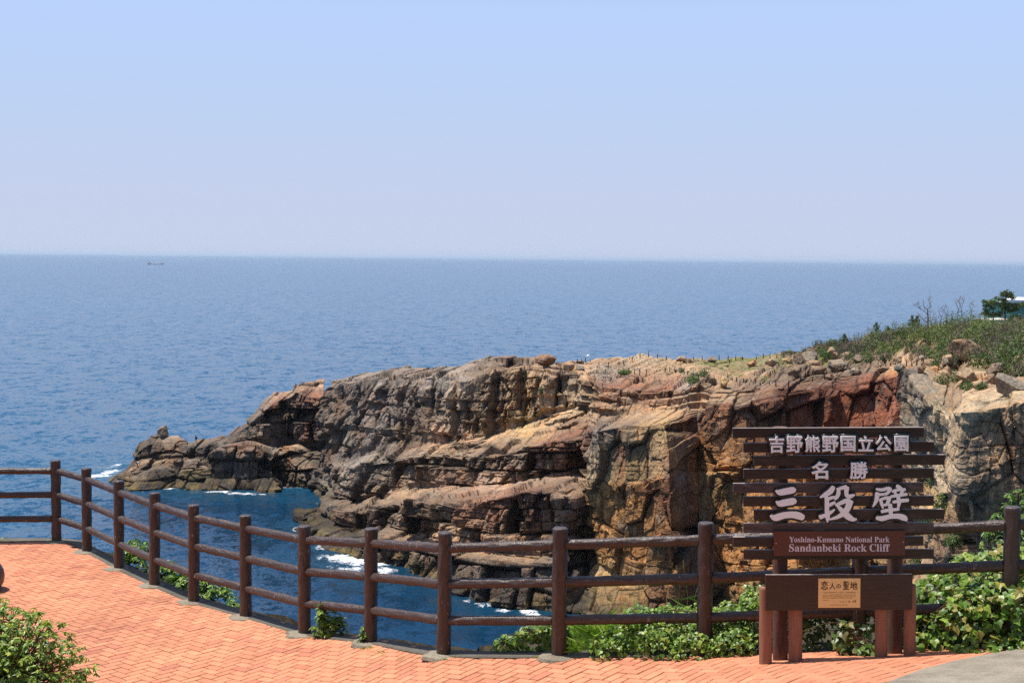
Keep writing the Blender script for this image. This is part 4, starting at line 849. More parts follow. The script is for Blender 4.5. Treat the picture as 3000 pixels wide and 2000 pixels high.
text_mesh(BI("Yumi Katsura Lover's Sanctuary"), 678, 470, 1772, 530, c7, BD - 0.0045, M_INK2, gp, 'lettering')
def scribble(x0, x1, y, h, seed, nm='small_print'):
    """print too small to read in the photograph: short ticks of ink in words"""
    r = random.Random(seed); mb = MB(); x = x0
    while x < x1:
        for _ in range(r.randint(2, 8)):
            if x > x1: break
            w = r.uniform(5, 9); hh = h * r.choice((0.55, 0.6, 0.9)); pts = [(x, y), (x + w * 0.55, y), (x + w * 0.55, y - hh), (x, y - hh)]
            mb.poly_extrude(pts, BD - 0.0050, BD - 0.0042, lambda p, d: mb_v(p, d)); x += w + 3
        x += 9
    mb.build(nm, M_INK2, gp)
def mb_v(p, d): return Vector([float(q) for q in P(*c7(*p), d)])
scribble(672, 1760, 588, 30, 1); scribble(672, 1765, 642, 30, 2); scribble(672, 1640, 692, 30, 3); scribble(670, 870, 765, 30, 4); scribble(1235, 1465, 812, 28, 5); scribble(900, 1510, 922, 34, 6)
for ch, x0, y0, x1, y1 in (('桂', 1512, 762, 1580, 830), ('由', 1640, 765, 1690, 825), ('美', 1700, 740, 1770, 828)):
    text_mesh(ch, x0, y0, x1, y1, c7, BD - 0.0045, M_INK, gp, 'signature', 0.006)
for x, y in ((585, 100), (1865, 95), (582, 945), (1862, 942)):
    q = P(*c7(x, y), BD - 0.0042); b = MB(); b.tube([q, q - np.array([0, 0.0015, 0])], 0.0022, 8); b.build('screw', M_SCREW, gp)

# ------------------------------------------------------------------ leaves
def leaves(name, pos, nrm, size, cols, m, parent=None, shape='ivy', spin=None, aspect=1.0):
    """many leaves in one mesh; pos, nrm (n,3); size (n,)"""
    n = len(pos); r = np.random.default_rng(n + 11)
    if shape == 'ivy': tpl = np.array([(0, 0, 0), (0.34, -0.10, 0.05), (0.50, 0.28, 0.10), (0.26, 0.46, 0.05), (0, 0.95, -0.10), (-0.26, 0.46, 0.05), (-0.50, 0.28, 0.10), (-0.34, -0.10, 0.05)]); fc = [[0, 1, 2, 3], [0, 3, 4, 4], [0, 4, 5, 5], [0, 5, 6, 7]]
    elif shape == 'oval': tpl = np.array([(0, 0, 0), (0.17, 0.35, 0.05), (0.13, 0.72, 0.05), (0, 1.0, 0.0), (-0.13, 0.72, 0.05), (-0.17, 0.35, 0.05), (0, 0.5, -0.03)]); fc = [[0, 1, 2, 6], [6, 2, 3, 3], [6, 3, 4, 4], [0, 6, 4, 5]]
    else: tpl = np.array([(-0.03, 0, 0), (0.03, 0, 0), (0.035, 0.5, 0.03), (-0.035, 0.5, 0.03), (0.004, 1.0, -0.12), (-0.004, 1.0, -0.12)]); fc = [[0, 1, 2, 3], [3, 2, 4, 5]]
    nrm = nrm / (np.linalg.norm(nrm, axis=1, keepdims=True) + 1e-9)
    ref = r.normal(0, 1, (n, 3)) if spin is None else spin
    a = np.cross(ref, nrm); a /= np.linalg.norm(a, axis=1, keepdims=True) + 1e-9; b = np.cross(nrm, a)
    t = tpl[None] * size[:, None, None]
    v = pos[:, None] + a[:, None] * t[..., :1] * aspect + b[:, None] * t[..., 1:2] + nrm[:, None] * t[..., 2:3]
    k = len(tpl); tri = []
    for q in fc: tri += [[q[0], q[1], q[2]]] + ([[q[0], q[2], q[3]]] if q[3] != q[2] else [])
    f = (np.array(tri)[None] + (np.arange(n) * k)[:, None, None]).reshape(-1, 3)
    return link(name, np_mesh(name, v.reshape(-1, 3), f, np.repeat(np.clip(cols, 0.005, 0.8), k, 0), smooth=False), m, parent)
def leafcol(n, pal, r, var=0.22):
    pal = np.array(pal); k = r.integers(0, len(pal), n); return pal[k] * (1 + r.normal(0, var, (n, 1)))
G_IVY = [(0.13, 0.23, 0.024), (0.10, 0.19, 0.022), (0.18, 0.28, 0.034), (0.07, 0.14, 0.02), (0.24, 0.31, 0.045), (0.26, 0.23, 0.05)]
G_SHRUB = [(0.14, 0.25, 0.025), (0.19, 0.30, 0.035), (0.09, 0.18, 0.02), (0.25, 0.33, 0.045), (0.06, 0.13, 0.018)]
def bank_z(x, off):
    h = np.interp(x, BANKX, BANKH); w = np.interp(x, BANKX, BANKW); a = (off - 0.15) / w
    return np.interp(a, [0, 0.15, 0.35, 0.6, 1.0, 1.15], [0, 0.25, 0.75, 1.0, 0.9, 0.2]) * h
def along(px, off):
    """point at the foot of the fence below pixel column px, moved off metres to the sea side"""
    x = (px - 1500) / F * 11.6
    i = int(np.clip(np.searchsorted(xs, x), 1, len(xs) - 1)); f = (x - xs[i - 1]) / (xs[i] - xs[i - 1]); p = PB[i - 1] * (1 - f) + PB[i] * f
    t = PB[i, :2] - PB[i - 1, :2]; t /= np.linalg.norm(t); nn = np.array([-t[1], t[0]])
    q = p.copy(); q[:2] += nn * off; q[2] += bank_z(x, off) if off > 0 else 0; return q
def ivy_mass(label, blobs, nleaf, size, pal, shape='ivy', m=M_LEAF, seed=1, name='ivy', stems=14, cat='ivy', sub='leaves'):
    """creeper or weeds over lumps (px, off, up, rx, ry, rz)"""
    r = np.random.default_rng(seed); tot = sum(b[3] * b[5] for b in blobs); Ps = []; Ns = []; roots = []
    for px, off, up, rx, ry, rz in blobs:
        n = int(nleaf * rx * rz / tot); c = along(px, off); c[2] += up; roots.append(c)
        d = r.normal(0, 1, (n, 3)); d /= np.linalg.norm(d, axis=1, keepdims=True); d[:, 2] = np.where(d[:, 2] < -0.35, -d[:, 2], d[:, 2])
        rad = 1 - 0.45 * r.random(n) ** 2.2; lump = 1 + 0.22 * fbm(d * 2.2 + px, 3, seed)
        q = c + d * np.array([rx, ry, rz]) * (rad * lump)[:, None]
        Ps.append(q); Ns.append(d * np.array([0.5, 0.7, 0.6]) + np.array([-0.1, -0.35, 0.55]) + r.normal(0, 0.42, (n, 3)))
    Ps = np.concatenate(Ps); Ns = np.concatenate(Ns); n = len(Ps)
    keep = Ps[:, 2] > zg(Ps[:, 0], Ps[:, 1]) + 0.005; Ps, Ns = Ps[keep], Ns[keep]; n = len(Ps)
    t = thing(name, [float(k) for k in np.mean(roots, 0)], label, cat)
    sp = np.tile(np.array([0, 0.2, 1.0]), (n, 1)) + r.normal(0, 0.5, (n, 3))
    leaves(sub, Ps, Ns, size * (0.55 + 0.8 * r.random(n)), leafcol(n, pal, r), m, t, shape, spin=None if shape != 'ivy' else -sp)
    mb = MB()
    for k in range(stems):
        a = Ps[r.integers(n)]; b_ = Ps[r.integers(n)]
        d = b_ - a; L = np.linalg.norm(d)
        if L > 0.6: b_ = a + d / L * 0.6
        mid = (a + b_) / 2 + np.array([0, -0.02, 0.05]); mb.tube([a, mid, b_], [0.004, 0.0035, 0.002], 5)
    mb.build('stem', M_STEM, t); return t
ivy_mass('low dense green creeper clump just left of a post on the kerb', [(1470, 0.18, 0.03, 0.14, 0.12, 0.10), (1540, 0.2, 0.07, 0.17, 0.14, 0.15), (1600, 0.22, 0.08, 0.16, 0.14, 0.17)], 520, 0.055, G_IVY[:5], seed=3)
ivy_mass('green creeper spilling over the brick edge left of the wooden sign', [(1880, 0.25, 0.10, 0.22, 0.3, 0.24), (1800, -0.02, 0.04, 0.16, 0.14, 0.16), (1960, -0.05, 0.08, 0.2, 0.16, 0.2), (1960, 0.4, 0.04, 0.26, 0.28, 0.24), (2060, 0.35, 0.05, 0.26, 0.3, 0.25), (2140, 0.2, 0.08, 0.26, 0.25, 0.28), (2060, -0.1, 0.04, 0.22, 0.16, 0.17), (2180, -0.05, 0.05, 0.22, 0.16, 0.2), (2230, 0.2, 0.2, 0.2, 0.2, 0.3)], 4600, 0.038, G_IVY[:5], m=M_GLOSSY, seed=4, stems=30)
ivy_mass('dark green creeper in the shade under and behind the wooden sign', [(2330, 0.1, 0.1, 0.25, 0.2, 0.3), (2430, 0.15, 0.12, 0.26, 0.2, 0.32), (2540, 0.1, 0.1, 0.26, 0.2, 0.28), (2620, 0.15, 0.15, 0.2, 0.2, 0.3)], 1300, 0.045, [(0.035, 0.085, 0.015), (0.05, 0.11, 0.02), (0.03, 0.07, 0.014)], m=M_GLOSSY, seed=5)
ivy_mass('small trailing vine with yellowing tips between the sign posts', [(2500, -0.32, 0.05, 0.13, 0.1, 0.13), (2550, -0.35, 0.03, 0.10, 0.1, 0.14), (2470, -0.3, 0.12, 0.06, 0.06, 0.2)], 130, 0.07, [(0.13, 0.17, 0.03), (0.20, 0.17, 0.045), (0.09, 0.15, 0.03)], seed=6, stems=12)
ivy_mass('big bank of broad-leaved creeper climbing the fence right of the sign', [(2720, 0.1, 0.1, 0.28, 0.22, 0.26), (2800, 0.0, 0.16, 0.28, 0.22, 0.3), (2880, -0.05, 0.22, 0.28, 0.22, 0.34), (2960, -0.05, 0.16, 0.26, 0.22, 0.32), (3060, -0.05, 0.15, 0.3, 0.25, 0.35), (2760, 0.5, 0.16, 0.36, 0.35, 0.26), (2860, 0.55, 0.26, 0.4, 0.4, 0.28), (2970, 0.55, 0.28, 0.4, 0.4, 0.28), (3080, 0.5, 0.3, 0.4, 0.4, 0.28), (2700, -0.12, 0.02, 0.2, 0.14, 0.12), (2860, -0.28, 0.02, 0.3, 0.14, 0.12), (2980, -0.25, 0.02, 0.3, 0.14, 0.13)], 3900, 0.062, G_IVY, seed=7, stems=60)
# grass tuft and tall weeds right of the post
def Sp_fix(Ps, Ns, Sp):
    n = Ns / (np.linalg.norm(Ns, axis=1, keepdims=True) + 1e-9); return np.cross(n, Sp)
def grass_patch():
    r = np.random.default_rng(21); n = 1500; px = 1655 + 300 * r.random(n) ** 1.15; off = 0.12 + 0.55 * r.random(n)
    Ps = np.array([along(a, b) for a, b in zip(px, off)]); sp = np.stack([r.normal(0, 0.45, n), r.normal(-0.15, 0.4, n), np.ones(n)], -1)
    nr = np.cross(sp, r.normal(0, 1, (n, 3)))
    o = leaves('grass', Ps, nr, 0.16 + 0.16 * r.random(n), leafcol(n, [(0.22, 0.33, 0.05), (0.28, 0.38, 0.07), (0.15, 0.26, 0.04)], r), M_LEAF, None, 'blade', spin=Sp_fix(Ps, nr, sp), aspect=1.3)
    tag(o, 'tufts of long green grass behind the kerb beside a fence post', 'grass', kind='stuff')
grass_patch()
def kerb_weeds():
    r = np.random.default_rng(33); Ps = []
    for px, py, k in ((1080, 1898, 26), (1125, 1912, 16), (930, 1868, 12), (560, 1778, 10), (510, 1740, 16), (1222, 1926, 12), (440, 1722, 8), (1770, 1935, 20), (1640, 1932, 10), (1310, 1932, 10), (830, 1850, 8)):
        c = gpt(px, py); 
        for _ in range(k): Ps.append(c + np.array([r.normal(0, 0.05), r.normal(0, 0.015), 0]))
    Ps = np.array(Ps); n = len(Ps); sp = np.stack([r.normal(0, 0.7, n), r.normal(0, 0.5, n), np.ones(n)], -1); nr = np.cross(sp, r.normal(0, 1, (n, 3)))
    o = leaves('weeds', Ps, nr, 0.03 + 0.04 * r.random(n), leafcol(n, [(0.28, 0.30, 0.06), (0.20, 0.27, 0.05)], r), M_LEAF, None, 'blade', spin=Sp_fix(Ps, nr, sp), aspect=2.0)
    tag(o, 'tiny yellow green weeds in the joints along the kerb', 'weeds', kind='stuff')
kerb_weeds()
def tall_weed(px, top_px, top_py, label, plume, seed):
    r = random.Random(seed); a = along(px, 0.45); t = P(top_px, top_py, a[1] + 0.05); b = thing('weed', a, label, 'weed', 'tall weeds behind the fence')
    mb = MB(); pts = [a + (t - a) * k / 6 + np.array([0.02 * math.sin(k * 1.1 + seed), 0, 0.0]) for k in range(7)]
    mb.tube(pts, [0.004 - 0.0005 * k for k in range(7)], 5); mb.build('stem', M_GRASSY if not plume else M_DRY, b)
    n = 14 if plume else 3
    q = np.array([pts[-1] * (1 - k / 22) + pts[-2] * (k / 22) for k in range(n)]); sp = np.array([(r.uniform(-0.5, 0.5), r.uniform(-0.3, 0.3), 0.8) for _ in range(n)]); rr = np.random.default_rng(seed)
    leaves('seed_head' if plume else 'blade', q if plume else np.array([pts[1], pts[2], pts[3]]), np.cross(sp, rr.normal(0, 1, (n, 3))), np.full(n, 0.07 if plume else 0.3), leafcol(n, [(0.30, 0.22, 0.12), (0.24, 0.17, 0.10)] if plume else [(0.14, 0.22, 0.04)], rr), M_LEAF, b, 'blade', spin=Sp_fix(q, np.cross(sp, np.ones(3)), sp), aspect=1.2 if plume else 0.7)
M_GRASSY = mat('green_stalk', (0.12, 0.19, 0.035), 0.6); M_DRY = mat('dry_stalk', (0.28, 0.20, 0.11), 0.8)
for i, (px, tx, ty, pl, lb_) in enumerate([(1748, 1740, 1722, 1, 'dry weed with a drooping seed head, the leftmost of the tall weeds'), (1800, 1850, 1735, 1, 'dry weed leaning right with a pale seed plume'), (1815, 1772, 1745, 1, 'short dry weed with seed plume bending left'), (1880, 1890, 1700, 0, 'upright green stalk beside the dry weeds'), (1870, 1862, 1690, 0, 'slim green stalk reaching the middle rail'), (1975, 1985, 1655, 0, 'tallest thin green stalk near the right post'), (2000, 2008, 1640, 0, 'second tall thin stalk close to the right post'), (1710, 1700, 1765, 0, 'bent green blade close to the left post'), (2030, 2040, 1720, 0, 'thin green stalk directly beside the right post')]):
    tall_weed(px, tx, ty, lb_, pl, 30 + i)
# rosette shrubs
def rosette_shrub(name, c, rad, ntip, leaf, label, cat, seed, pal=G_SHRUB, m=M_GLOSSY, lo=0.0, twig=0.006, group=None, per=7):
    r = np.random.default_rng(seed); c = np.asarray(c, float); rad = np.asarray(rad, float); t = thing(name, c, label, cat, group)
    d = r.normal(0, 1, (ntip, 3)); d[:, 2] = np.abs(d[:, 2]) * 1.0 - lo; d /= np.linalg.norm(d, axis=1, keepdims=True)
    rr = (1 - 0.6 * r.random(ntip) ** 1.6) * (1 + 0.25 * fbm(d * 2.4 + seed, 3, seed)); tip = c + d * rad * rr[:, None]
    mb = MB(); Ps = []; Ns = []; Sp = []
    for k in range(ntip):
        if k % 4 == 0:
            mid = c + (tip[k] - c) * 0.55 + r.normal(0, 0.08, 3) * rad; mb.tube([c + (mid - c) * 0.15, mid, tip[k]], [twig * 1.5, twig, twig * 0.5], 5, cap=False)
        ax = d[k] * 0.5 + np.array([0, 0, 0.7]) + r.normal(0, 0.25, 3); ax /= np.linalg.norm(ax)
        for j in range(per):
            an = j * 2.4; e = np.cross(ax, (1, 0.3, 0.2)); e /= np.linalg.norm(e); g = np.cross(ax, e); out = e * math.cos(an) + g * math.sin(an)
            dr = out * (0.75 + 0.3 * r.random()) + ax * (0.2 + 0.6 * r.random()); Ps.append(tip[k] - ax * leaf * 0.5 * r.random()); nn = ax - out * 0.4 + r.normal(0, 0.15, 3); Ns.append(nn); Sp.append(np.cross(nn, dr))
    Ps, Ns, Sp = map(np.array, (Ps, Ns, Sp)); n = len(Ps)
    # leaves() builds its own frame from spin x normal: pass -dir
    leaves('foliage', Ps, Ns, leaf * (0.65 + 0.6 * r.random(n)), leafcol(n, pal, r), m, t, 'oval', spin=Sp_fix(Ps, Ns, Sp), aspect=1.25)
    mb.build('stem', M_STEM, t); return t
def Sp_fix(Ps, Ns, Sp):
    n = Ns / np.linalg.norm(Ns, axis=1, keepdims=True); return Sp * 0 + np.cross(n, Sp)
q = P(20, 2060, 10.4)
rosette_shrub('shrub', (q[0] - 0.05, 10.4, q[2] - 0.05), (0.66, 0.7, 0.72), 2300, 0.044, 'leafy green garden shrub with small glossy leaves in the near left corner', 'shrub', 41, [(0.20, 0.30, 0.03), (0.26, 0.36, 0.045), (0.12, 0.21, 0.025), (0.34, 0.40, 0.06), (0.08, 0.15, 0.02)])
q = P(0, 1752, 14.4); rosette_shrub('shrub', (q[0] - 0.12, 14.4, q[2] - 0.12), (0.17, 0.2, 0.2), 40, 0.05, 'small green sprig beside the log stool at the left edge', 'shrub', 42)
def along_d(i0, f, off):
    p = PB[i0] * (1 - f) + PB[i0 + 1] * f; t = PB[i0 + 1, :2] - PB[i0, :2]; t /= np.linalg.norm(t); q = p.copy(); q[:2] += np.array([-t[1], t[0]]) * off; return q
for i0, f, off, rad, nt, lab in ((2, 0.45, 0.42, (0.30, 0.3, 0.34), 90, 'bright leafy bush behind the kerb, the tallest one there'), (3, 0.35, 0.40, (0.30, 0.25, 0.22), 70, 'dark tipped low bush behind the kerb next to the tallest one'), (3, 0.9, 0.42, (0.28, 0.28, 0.24), 70, 'sunlit low bush filling the gap behind a single fence post'), (4, 0.5, 0.42, (0.32, 0.28, 0.24), 80, 'low spreading bush at the right end of the kerb bushes'), (5, 0.15, 0.40, (0.12, 0.12, 0.10), 16, 'tiny tuft of leaves poking over the kerb')):
    c = along_d(i0, f, off); c[2] -= 0.10; rosette_shrub('bush', c, rad, nt, 0.075, lab, 'bush', 60 + i0 * 3 + int(f * 10), group='bushes behind the kerb')
for px, py, d, rad, nt, lab in ((945, 1850, 13.9, (0.10, 0.1, 0.36), 34, 'thin upright sapling with pale green leaves behind the kerb'), (980, 1852, 13.9, (0.15, 0.12, 0.22), 44, 'small bushy sapling next to the thin upright one'), (1072, 1875, 13.4, (0.07, 0.07, 0.16), 14, 'small sapling half hidden behind a fence post')):
    c = P(px, py, d); rosette_shrub('sapling', c, rad, nt, 0.06, lab, 'sapling', px, [(0.14, 0.23, 0.025), (0.18, 0.26, 0.03), (0.10, 0.18, 0.02)], twig=0.004, group='saplings behind the kerb')
q = P(10, 1585, 19.5); rosette_shrub('bush', (q[0], 19.5, q[2] - 0.05), (0.16, 0.1, 0.1), 14, 0.07, 'few leaves showing above the far left kerb', 'bush', 77)
q = P(2985, 1640, 13.2); rosette_shrub('bush', (q[0] + 0.10, 13.2, q[2] - 0.1), (0.44, 0.4, 0.78), 420, 0.06, 'dark glossy bush behind the rightmost fence post', 'bush', 43, [(0.06, 0.13, 0.018), (0.085, 0.17, 0.02), (0.045, 0.095, 0.015), (0.12, 0.19, 0.025)])
q = P(2860, 1690, 14.0); rosette_shrub('bush', (q[0], 14.0, q[2] - 0.15), (0.42, 0.3, 0.42), 150, 0.05, 'sparse twiggy bush behind the fence left of the glossy bush', 'bush', 44, [(0.05, 0.10, 0.02), (0.07, 0.12, 0.025)], twig=0.007)

# ------------------------------------------------------------------ boulders on the headland
def boulder(px, py, w, h, colr, label, name='boulder', group='boulders on the headland', seed=0, bv=None, tilt=0.0, sink=0.25, dpt=0.8):
    """boulder whose foot is seen at pixel (px, py), w x h pixels in the photo"""
    g = hit(px, py, bv)
    if g is None: return None
    d = g.y; W = w / F * d / 2; H = h / F * d
    r = np.random.default_rng(seed + int(px)); bm = bmesh.new(); bmesh.ops.create_icosphere(bm, subdivisions=4, radius=1.0)
    v = np.array([x.co for x in bm.verts]); f = [[q.index for q in p.verts] for p in bm.faces]; bm.free()
    for _ in range(15):                                  # cut flat facets
        n = r.normal(0, 1, 3); n /= np.linalg.norm(n); k = 0.46 + 0.30 * r.random(); dd = v @ n; v = v - np.clip(dd - k, 0, None)[:, None] * n * 0.93
    v = v * (1 + 0.20 * fbm(v * 1.9 + seed, 5, seed, 0.6))[:, None]
    mx = np.abs(v).max(0); v = v / mx
    v = v * np.array([W, max(W, H) * dpt, H * 0.62]); an = r.random() * 0.6 - 0.3; ca, sa = math.cos(an), math.sin(an)
    v = np.stack([v[:, 0] * ca - v[:, 1] * sa * 0.4, v[:, 1], v[:, 2] + v[:, 0] * tilt], -1)
    c = np.array(g) + np.array([0, W * 0.5, H * (0.62 - sink)])
    base = np.array(PAL[colr]) * 0.6 + np.array((0.28, 0.21, 0.14)) * 0.4; col = base * (1 + 0.35 * fbm(v * 1.3 + seed, 4, seed + 3))[:, None]
    o = link(name, np_mesh(name, v, f, np.clip(col, 0.01, 0.7)), M_BOULDER); o.location = Vector([float(q) for q in c]); tag(o, label, 'boulder', group); return o
BL = [(2375,1062,58,44,'grey','grey boulder with an orange cap at the scrub edge'),(2345,1066,44,40,'brown','dark brown boulder touching the orange-capped one'),(2384,1082,58,40,'tan','pale slab boulder leaning below the orange-capped one'),(2438,1052,34,44,'tan','upright pale boulder in front of the scrub'),
      (2478,1052,40,26,'pink','low pinkish boulder between two upright pale ones'),(2518,1054,34,18,'grey','thin slanting slab among the scrub'),(2516,1062,36,22,'grey','flat grey boulder at the grass edge'),(2455,1088,52,44,'purp','purple grey block with split faces'),(2400,1096,52,34,'brown','broad brown boulder on the plateau'),
      (2512,1098,50,26,'grey','rounded grey boulder below the grass'),(2328,1102,48,40,'brown','brown boulder pile at the path bend'),(2312,1064,30,22,'ochre','small orange boulder on the plateau grass'),(2314,1080,26,18,'ochre','second small orange rock below the first'),(2590,1050,36,18,'pink','flat pinkish rock at the foot of the scrub'),
      (2640,1092,46,30,'grey','smooth grey boulder near the rope posts'),(2632,1066,44,22,'tan','tan boulder behind the rope posts'),(2742,1090,28,22,'orange','bright orange-brown rock beside the path'),(2700,1090,34,36,'tan','pointed tan rock left of the orange-brown one'),(2728,1072,36,24,'brown','dark brown rock behind the path'),
      (2780,1060,42,34,'tan','wedge shaped tan boulder under the large pale one'),(2772,1064,28,22,'grey','small grey boulder next to the wedge shaped one'),(2850,1046,128,70,'tan','largest pale boulder standing in the scrub'),(2920,1100,64,44,'purp','round purple grey boulder above the ledge'),
      (2842,1120,70,56,'tan','tall tan block at the cliff corner'),(2972,1142,112,68,'grey','big angular grey and rust boulder on the right ledge'),(2908,1124,62,36,'tan','tan block beside the big angular boulder'),(2872,1140,50,30,'cream','pale slab in front of the tan blocks'),
      (2205,1074,36,26,'orange','orange block on the headland rim'),(2262,1072,54,24,'cream','pale angular blocks on the rim'),(2085,1062,50,20,'brown','dark flat rock on the skyline'),(2000,1058,44,18,'pink','pinkish flat rock on the skyline'),(2120,1136,30,38,'ochre','leaning ochre pillar stone at the cliff lip'),
      (2020,1062,22,16,'brown','small dark rock by the skyline posts'),(1700,1084,30,20,'grey','small grey block at the cliff lip'),(2300,1060,26,14,'cream','small pale stone on the plateau grass'),(2706,1054,28,16,'grey','small grey stone in front of the scrub'),(2590,1090,60,20,'brown','flat brown outcrop stone near the rope fence'),(2430,1110,40,20,'brown','low brown stone at the path edge')]
for i, (px, py, w, h, c, lab) in enumerate(BL): boulder(px, py, w * 0.92, h * 0.9, c, lab, seed=(4000 if w > 100 else i * 7 + 1), tilt=random.uniform(-0.15, 0.25), sink=0.45 if w > 100 else 0.3)
boulder(1592, 1070, 78, 28, 'redbr', 'overhanging dark boulder balanced on the headland edge', seed=8, tilt=0.10, sink=0.15, dpt=1.0)
boulder(474, 1280, 42, 38, 'purp', 'pointed rock knob on top of the left islet', name='rock_knob', group=None, seed=9, bv=BVI, sink=0.32, dpt=0.8)

# ------------------------------------------------------------------ rope fences along the headland path
M_RPOST = mat('black_post', (0.018, 0.015, 0.014), 0.7); M_ROPE = mat('rope', (0.42, 0.33, 0.22), 0.9)
def rope_fence(pts, label):
    G = [(hit(px, py), h) for px, py, h in pts]; G = [(g, h) for g, h in G if g is not None]
    t = thing('rope_fence', G[0][0], label, 'rope fence', 'rope fences on the headland'); tops = []
    for g, h in G:
        H = h / F * g.y; mb = MB(); mb.tube([(g.x, g.y, g.z - 0.3), (g.x, g.y, g.z + H * 0.96), (g.x, g.y, g.z + H)], [0.085, 0.08, 0.06], 8); mb.build('post', M_RPOST, t); tops.append(Vector((g.x, g.y, g.z + H * 0.8)))
    mb = MB()
    for a, b in zip(tops[:-1], tops[1:]):
        L = (a - b).length
        if L > 9: continue
        mb.tube([a.lerp(b, k / 8) - Vector((0, 0, L * 0.11 * 4 * (k / 8) * (1 - k / 8))) for k in range(9)], 0.03, 5)
    mb.build('rope', M_ROPE, t)
rope_fence([(1691,1063,12),(1703,1063,13),(1715,1061,14),(1729,1060,8),(1755,1068,10),(1783,1072,12),(1828,1070,13),(1852,1058,14),(1875,1050,17),(1900,1046,18),(1926,1050,14),(1952,1052,11),(1978,1052,8)], 'rope fence along the skyline left of the rim')
rope_fence([(2031,1055,10),(2057,1055,14),(2082,1053,16),(2107,1055,14),(2133,1055,14),(2155,1054,12),(2175,1053,9),(2216,1053,9),(2236,1050,15),(2256,1050,14),(2276,1048,10)], 'rope fence along the skyline right of the rim')
rope_fence([(1842,1092,16),(1859,1097,17),(1874,1098,17),(1893,1098,18),(1948,1090,13),(1962,1088,14),(1977,1089,13),(1990,1090,14),(2005,1094,16),(2015,1099,14),(2030,1106,16),(2046,1112,14)], 'rope fence crossing the middle of the rocky plateau')
rope_fence([(2132,1108,12),(2145,1114,12),(2158,1118,13),(2178,1120,12),(2188,1120,12),(2200,1120,10),(2228,1126,10),(2255,1125,10),(2273,1132,16),(2310,1136,22),(2345,1120,18),(2380,1118,16),(2416,1112,16),(2452,1100,12)], 'rope fence along the lip of the red cliff')
rope_fence([(2579,1080,10),(2595,1076,12),(2608,1072,12),(2625,1070,13),(2640,1072,16),(2656,1074,20),(2672,1073,24),(2686,1070,18),(2706,1062,12),(2722,1056,12)], 'rope fence by the boulders below the scrub')

# ------------------------------------------------------------------ scrub, bushes, trees on the headland
def scrub():
    r = np.random.default_rng(5); sky_x = [2290, 2380, 2469, 2555, 2651, 2746, 2810, 2858, 2900, 3000]; sky_y = [1028, 1012, 996, 985, 976, 968, 955, 950, 962, 958]
    low_x = [2290, 2340, 2450, 2560, 2650, 2720, 2780, 2850, 2930, 3000]; low_y = [1044, 1042, 1048, 1058, 1050, 1062, 1066, 1050, 1085, 1110]
    Ps = []; Ns = []; Cs = []; Sz = []; tw = MB()
    greens = np.array([(0.05, 0.085, 0.020), (0.075, 0.115, 0.025), (0.11, 0.15, 0.03), (0.035, 0.06, 0.018), (0.15, 0.18, 0.045), (0.13, 0.12, 0.06)])
    for k in range(1250):
        px = 2290 + 730 * r.random() ** 0.85; a = np.interp(px, sky_x, sky_y); b = np.interp(px, low_x, low_y); py = a + (b - a) * r.random() ** 1.1
        if fbm(np.array([[px * 0.022, py * 0.045, 4.0]]), 3, 13)[0] > 0.16 and py > a + 0.25 * (b - a): continue      # bare patches
        g = hit(px, py)
        if g is None: continue
        tall = np.interp(px, [2290, 2400, 2600, 2800, 3000], [0.5, 0.9, 1.9, 2.6, 2.0]) * (0.42 + 1.0 * r.random() ** 1.6) * (1.0 if py < a + 0.6 * (b - a) else 0.7)
        dry = fbm(np.array([[px * 0.02, py * 0.03, 0.0]]), 3, 3)[0] > (0.08 if px > 2500 else -0.45) or (px > 2860 and abs(py - (1040 - (px - 2880) * 0.45)) < 22)
        if dry and r.random() < 0.75:
            for _ in range(9):
                e = Vector((r.normal(0, 0.4), r.normal(0, 0.3), tall * (0.6 + 0.5 * r.random()))); o0 = g + Vector((r.normal(0, 0.6), r.normal(0, 0.6), -0.1)); tw.tube([o0, o0 + e * 0.5 + Vector((r.normal(0, 0.08), 0, 0)), o0 + e], [0.05, 0.035, 0.015], 4, cap=False)
            if r.random() < 0.6: continue
        n = 120; d = r.normal(0, 1, (n, 3)); d /= np.linalg.norm(d, axis=1, keepdims=True); d[:, 2] = np.abs(d[:, 2])
        rad = np.array([0.75, 0.75, 1.0]) * tall * (0.55 + 0.5 * r.random(n) ** 0.5)[:, None] * (1 + 0.3 * fbm(d * 2 + k, 2, k))[:, None]
        Ps.append(np.array(g) + d * rad + np.array([0, 0, -0.15])); Ns.append(d + r.normal(0, 0.5, (n, 3)) + np.array([0, 0, 0.3])); Sz.append(0.13 + 0.17 * r.random(n)); Cs.append(greens[r.integers(0, 6)] * (0.65 + 0.7 * r.random()) * (1 + r.normal(0, 0.2, (n, 1))))
    o = leaves('scrub', np.concatenate(Ps), np.concatenate(Ns), np.concatenate(Sz), np.concatenate(Cs), M_SCRUB, None, 'oval', aspect=2.0)
    tag(o, 'dense low green scrub covering the top of the headland', 'scrub', kind='stuff')
    o2 = tw.build('dry_twigs', M_TWIG); tag(o2, 'grey leafless twigs standing among the green scrub', 'dry scrub', kind='stuff')
scrub()
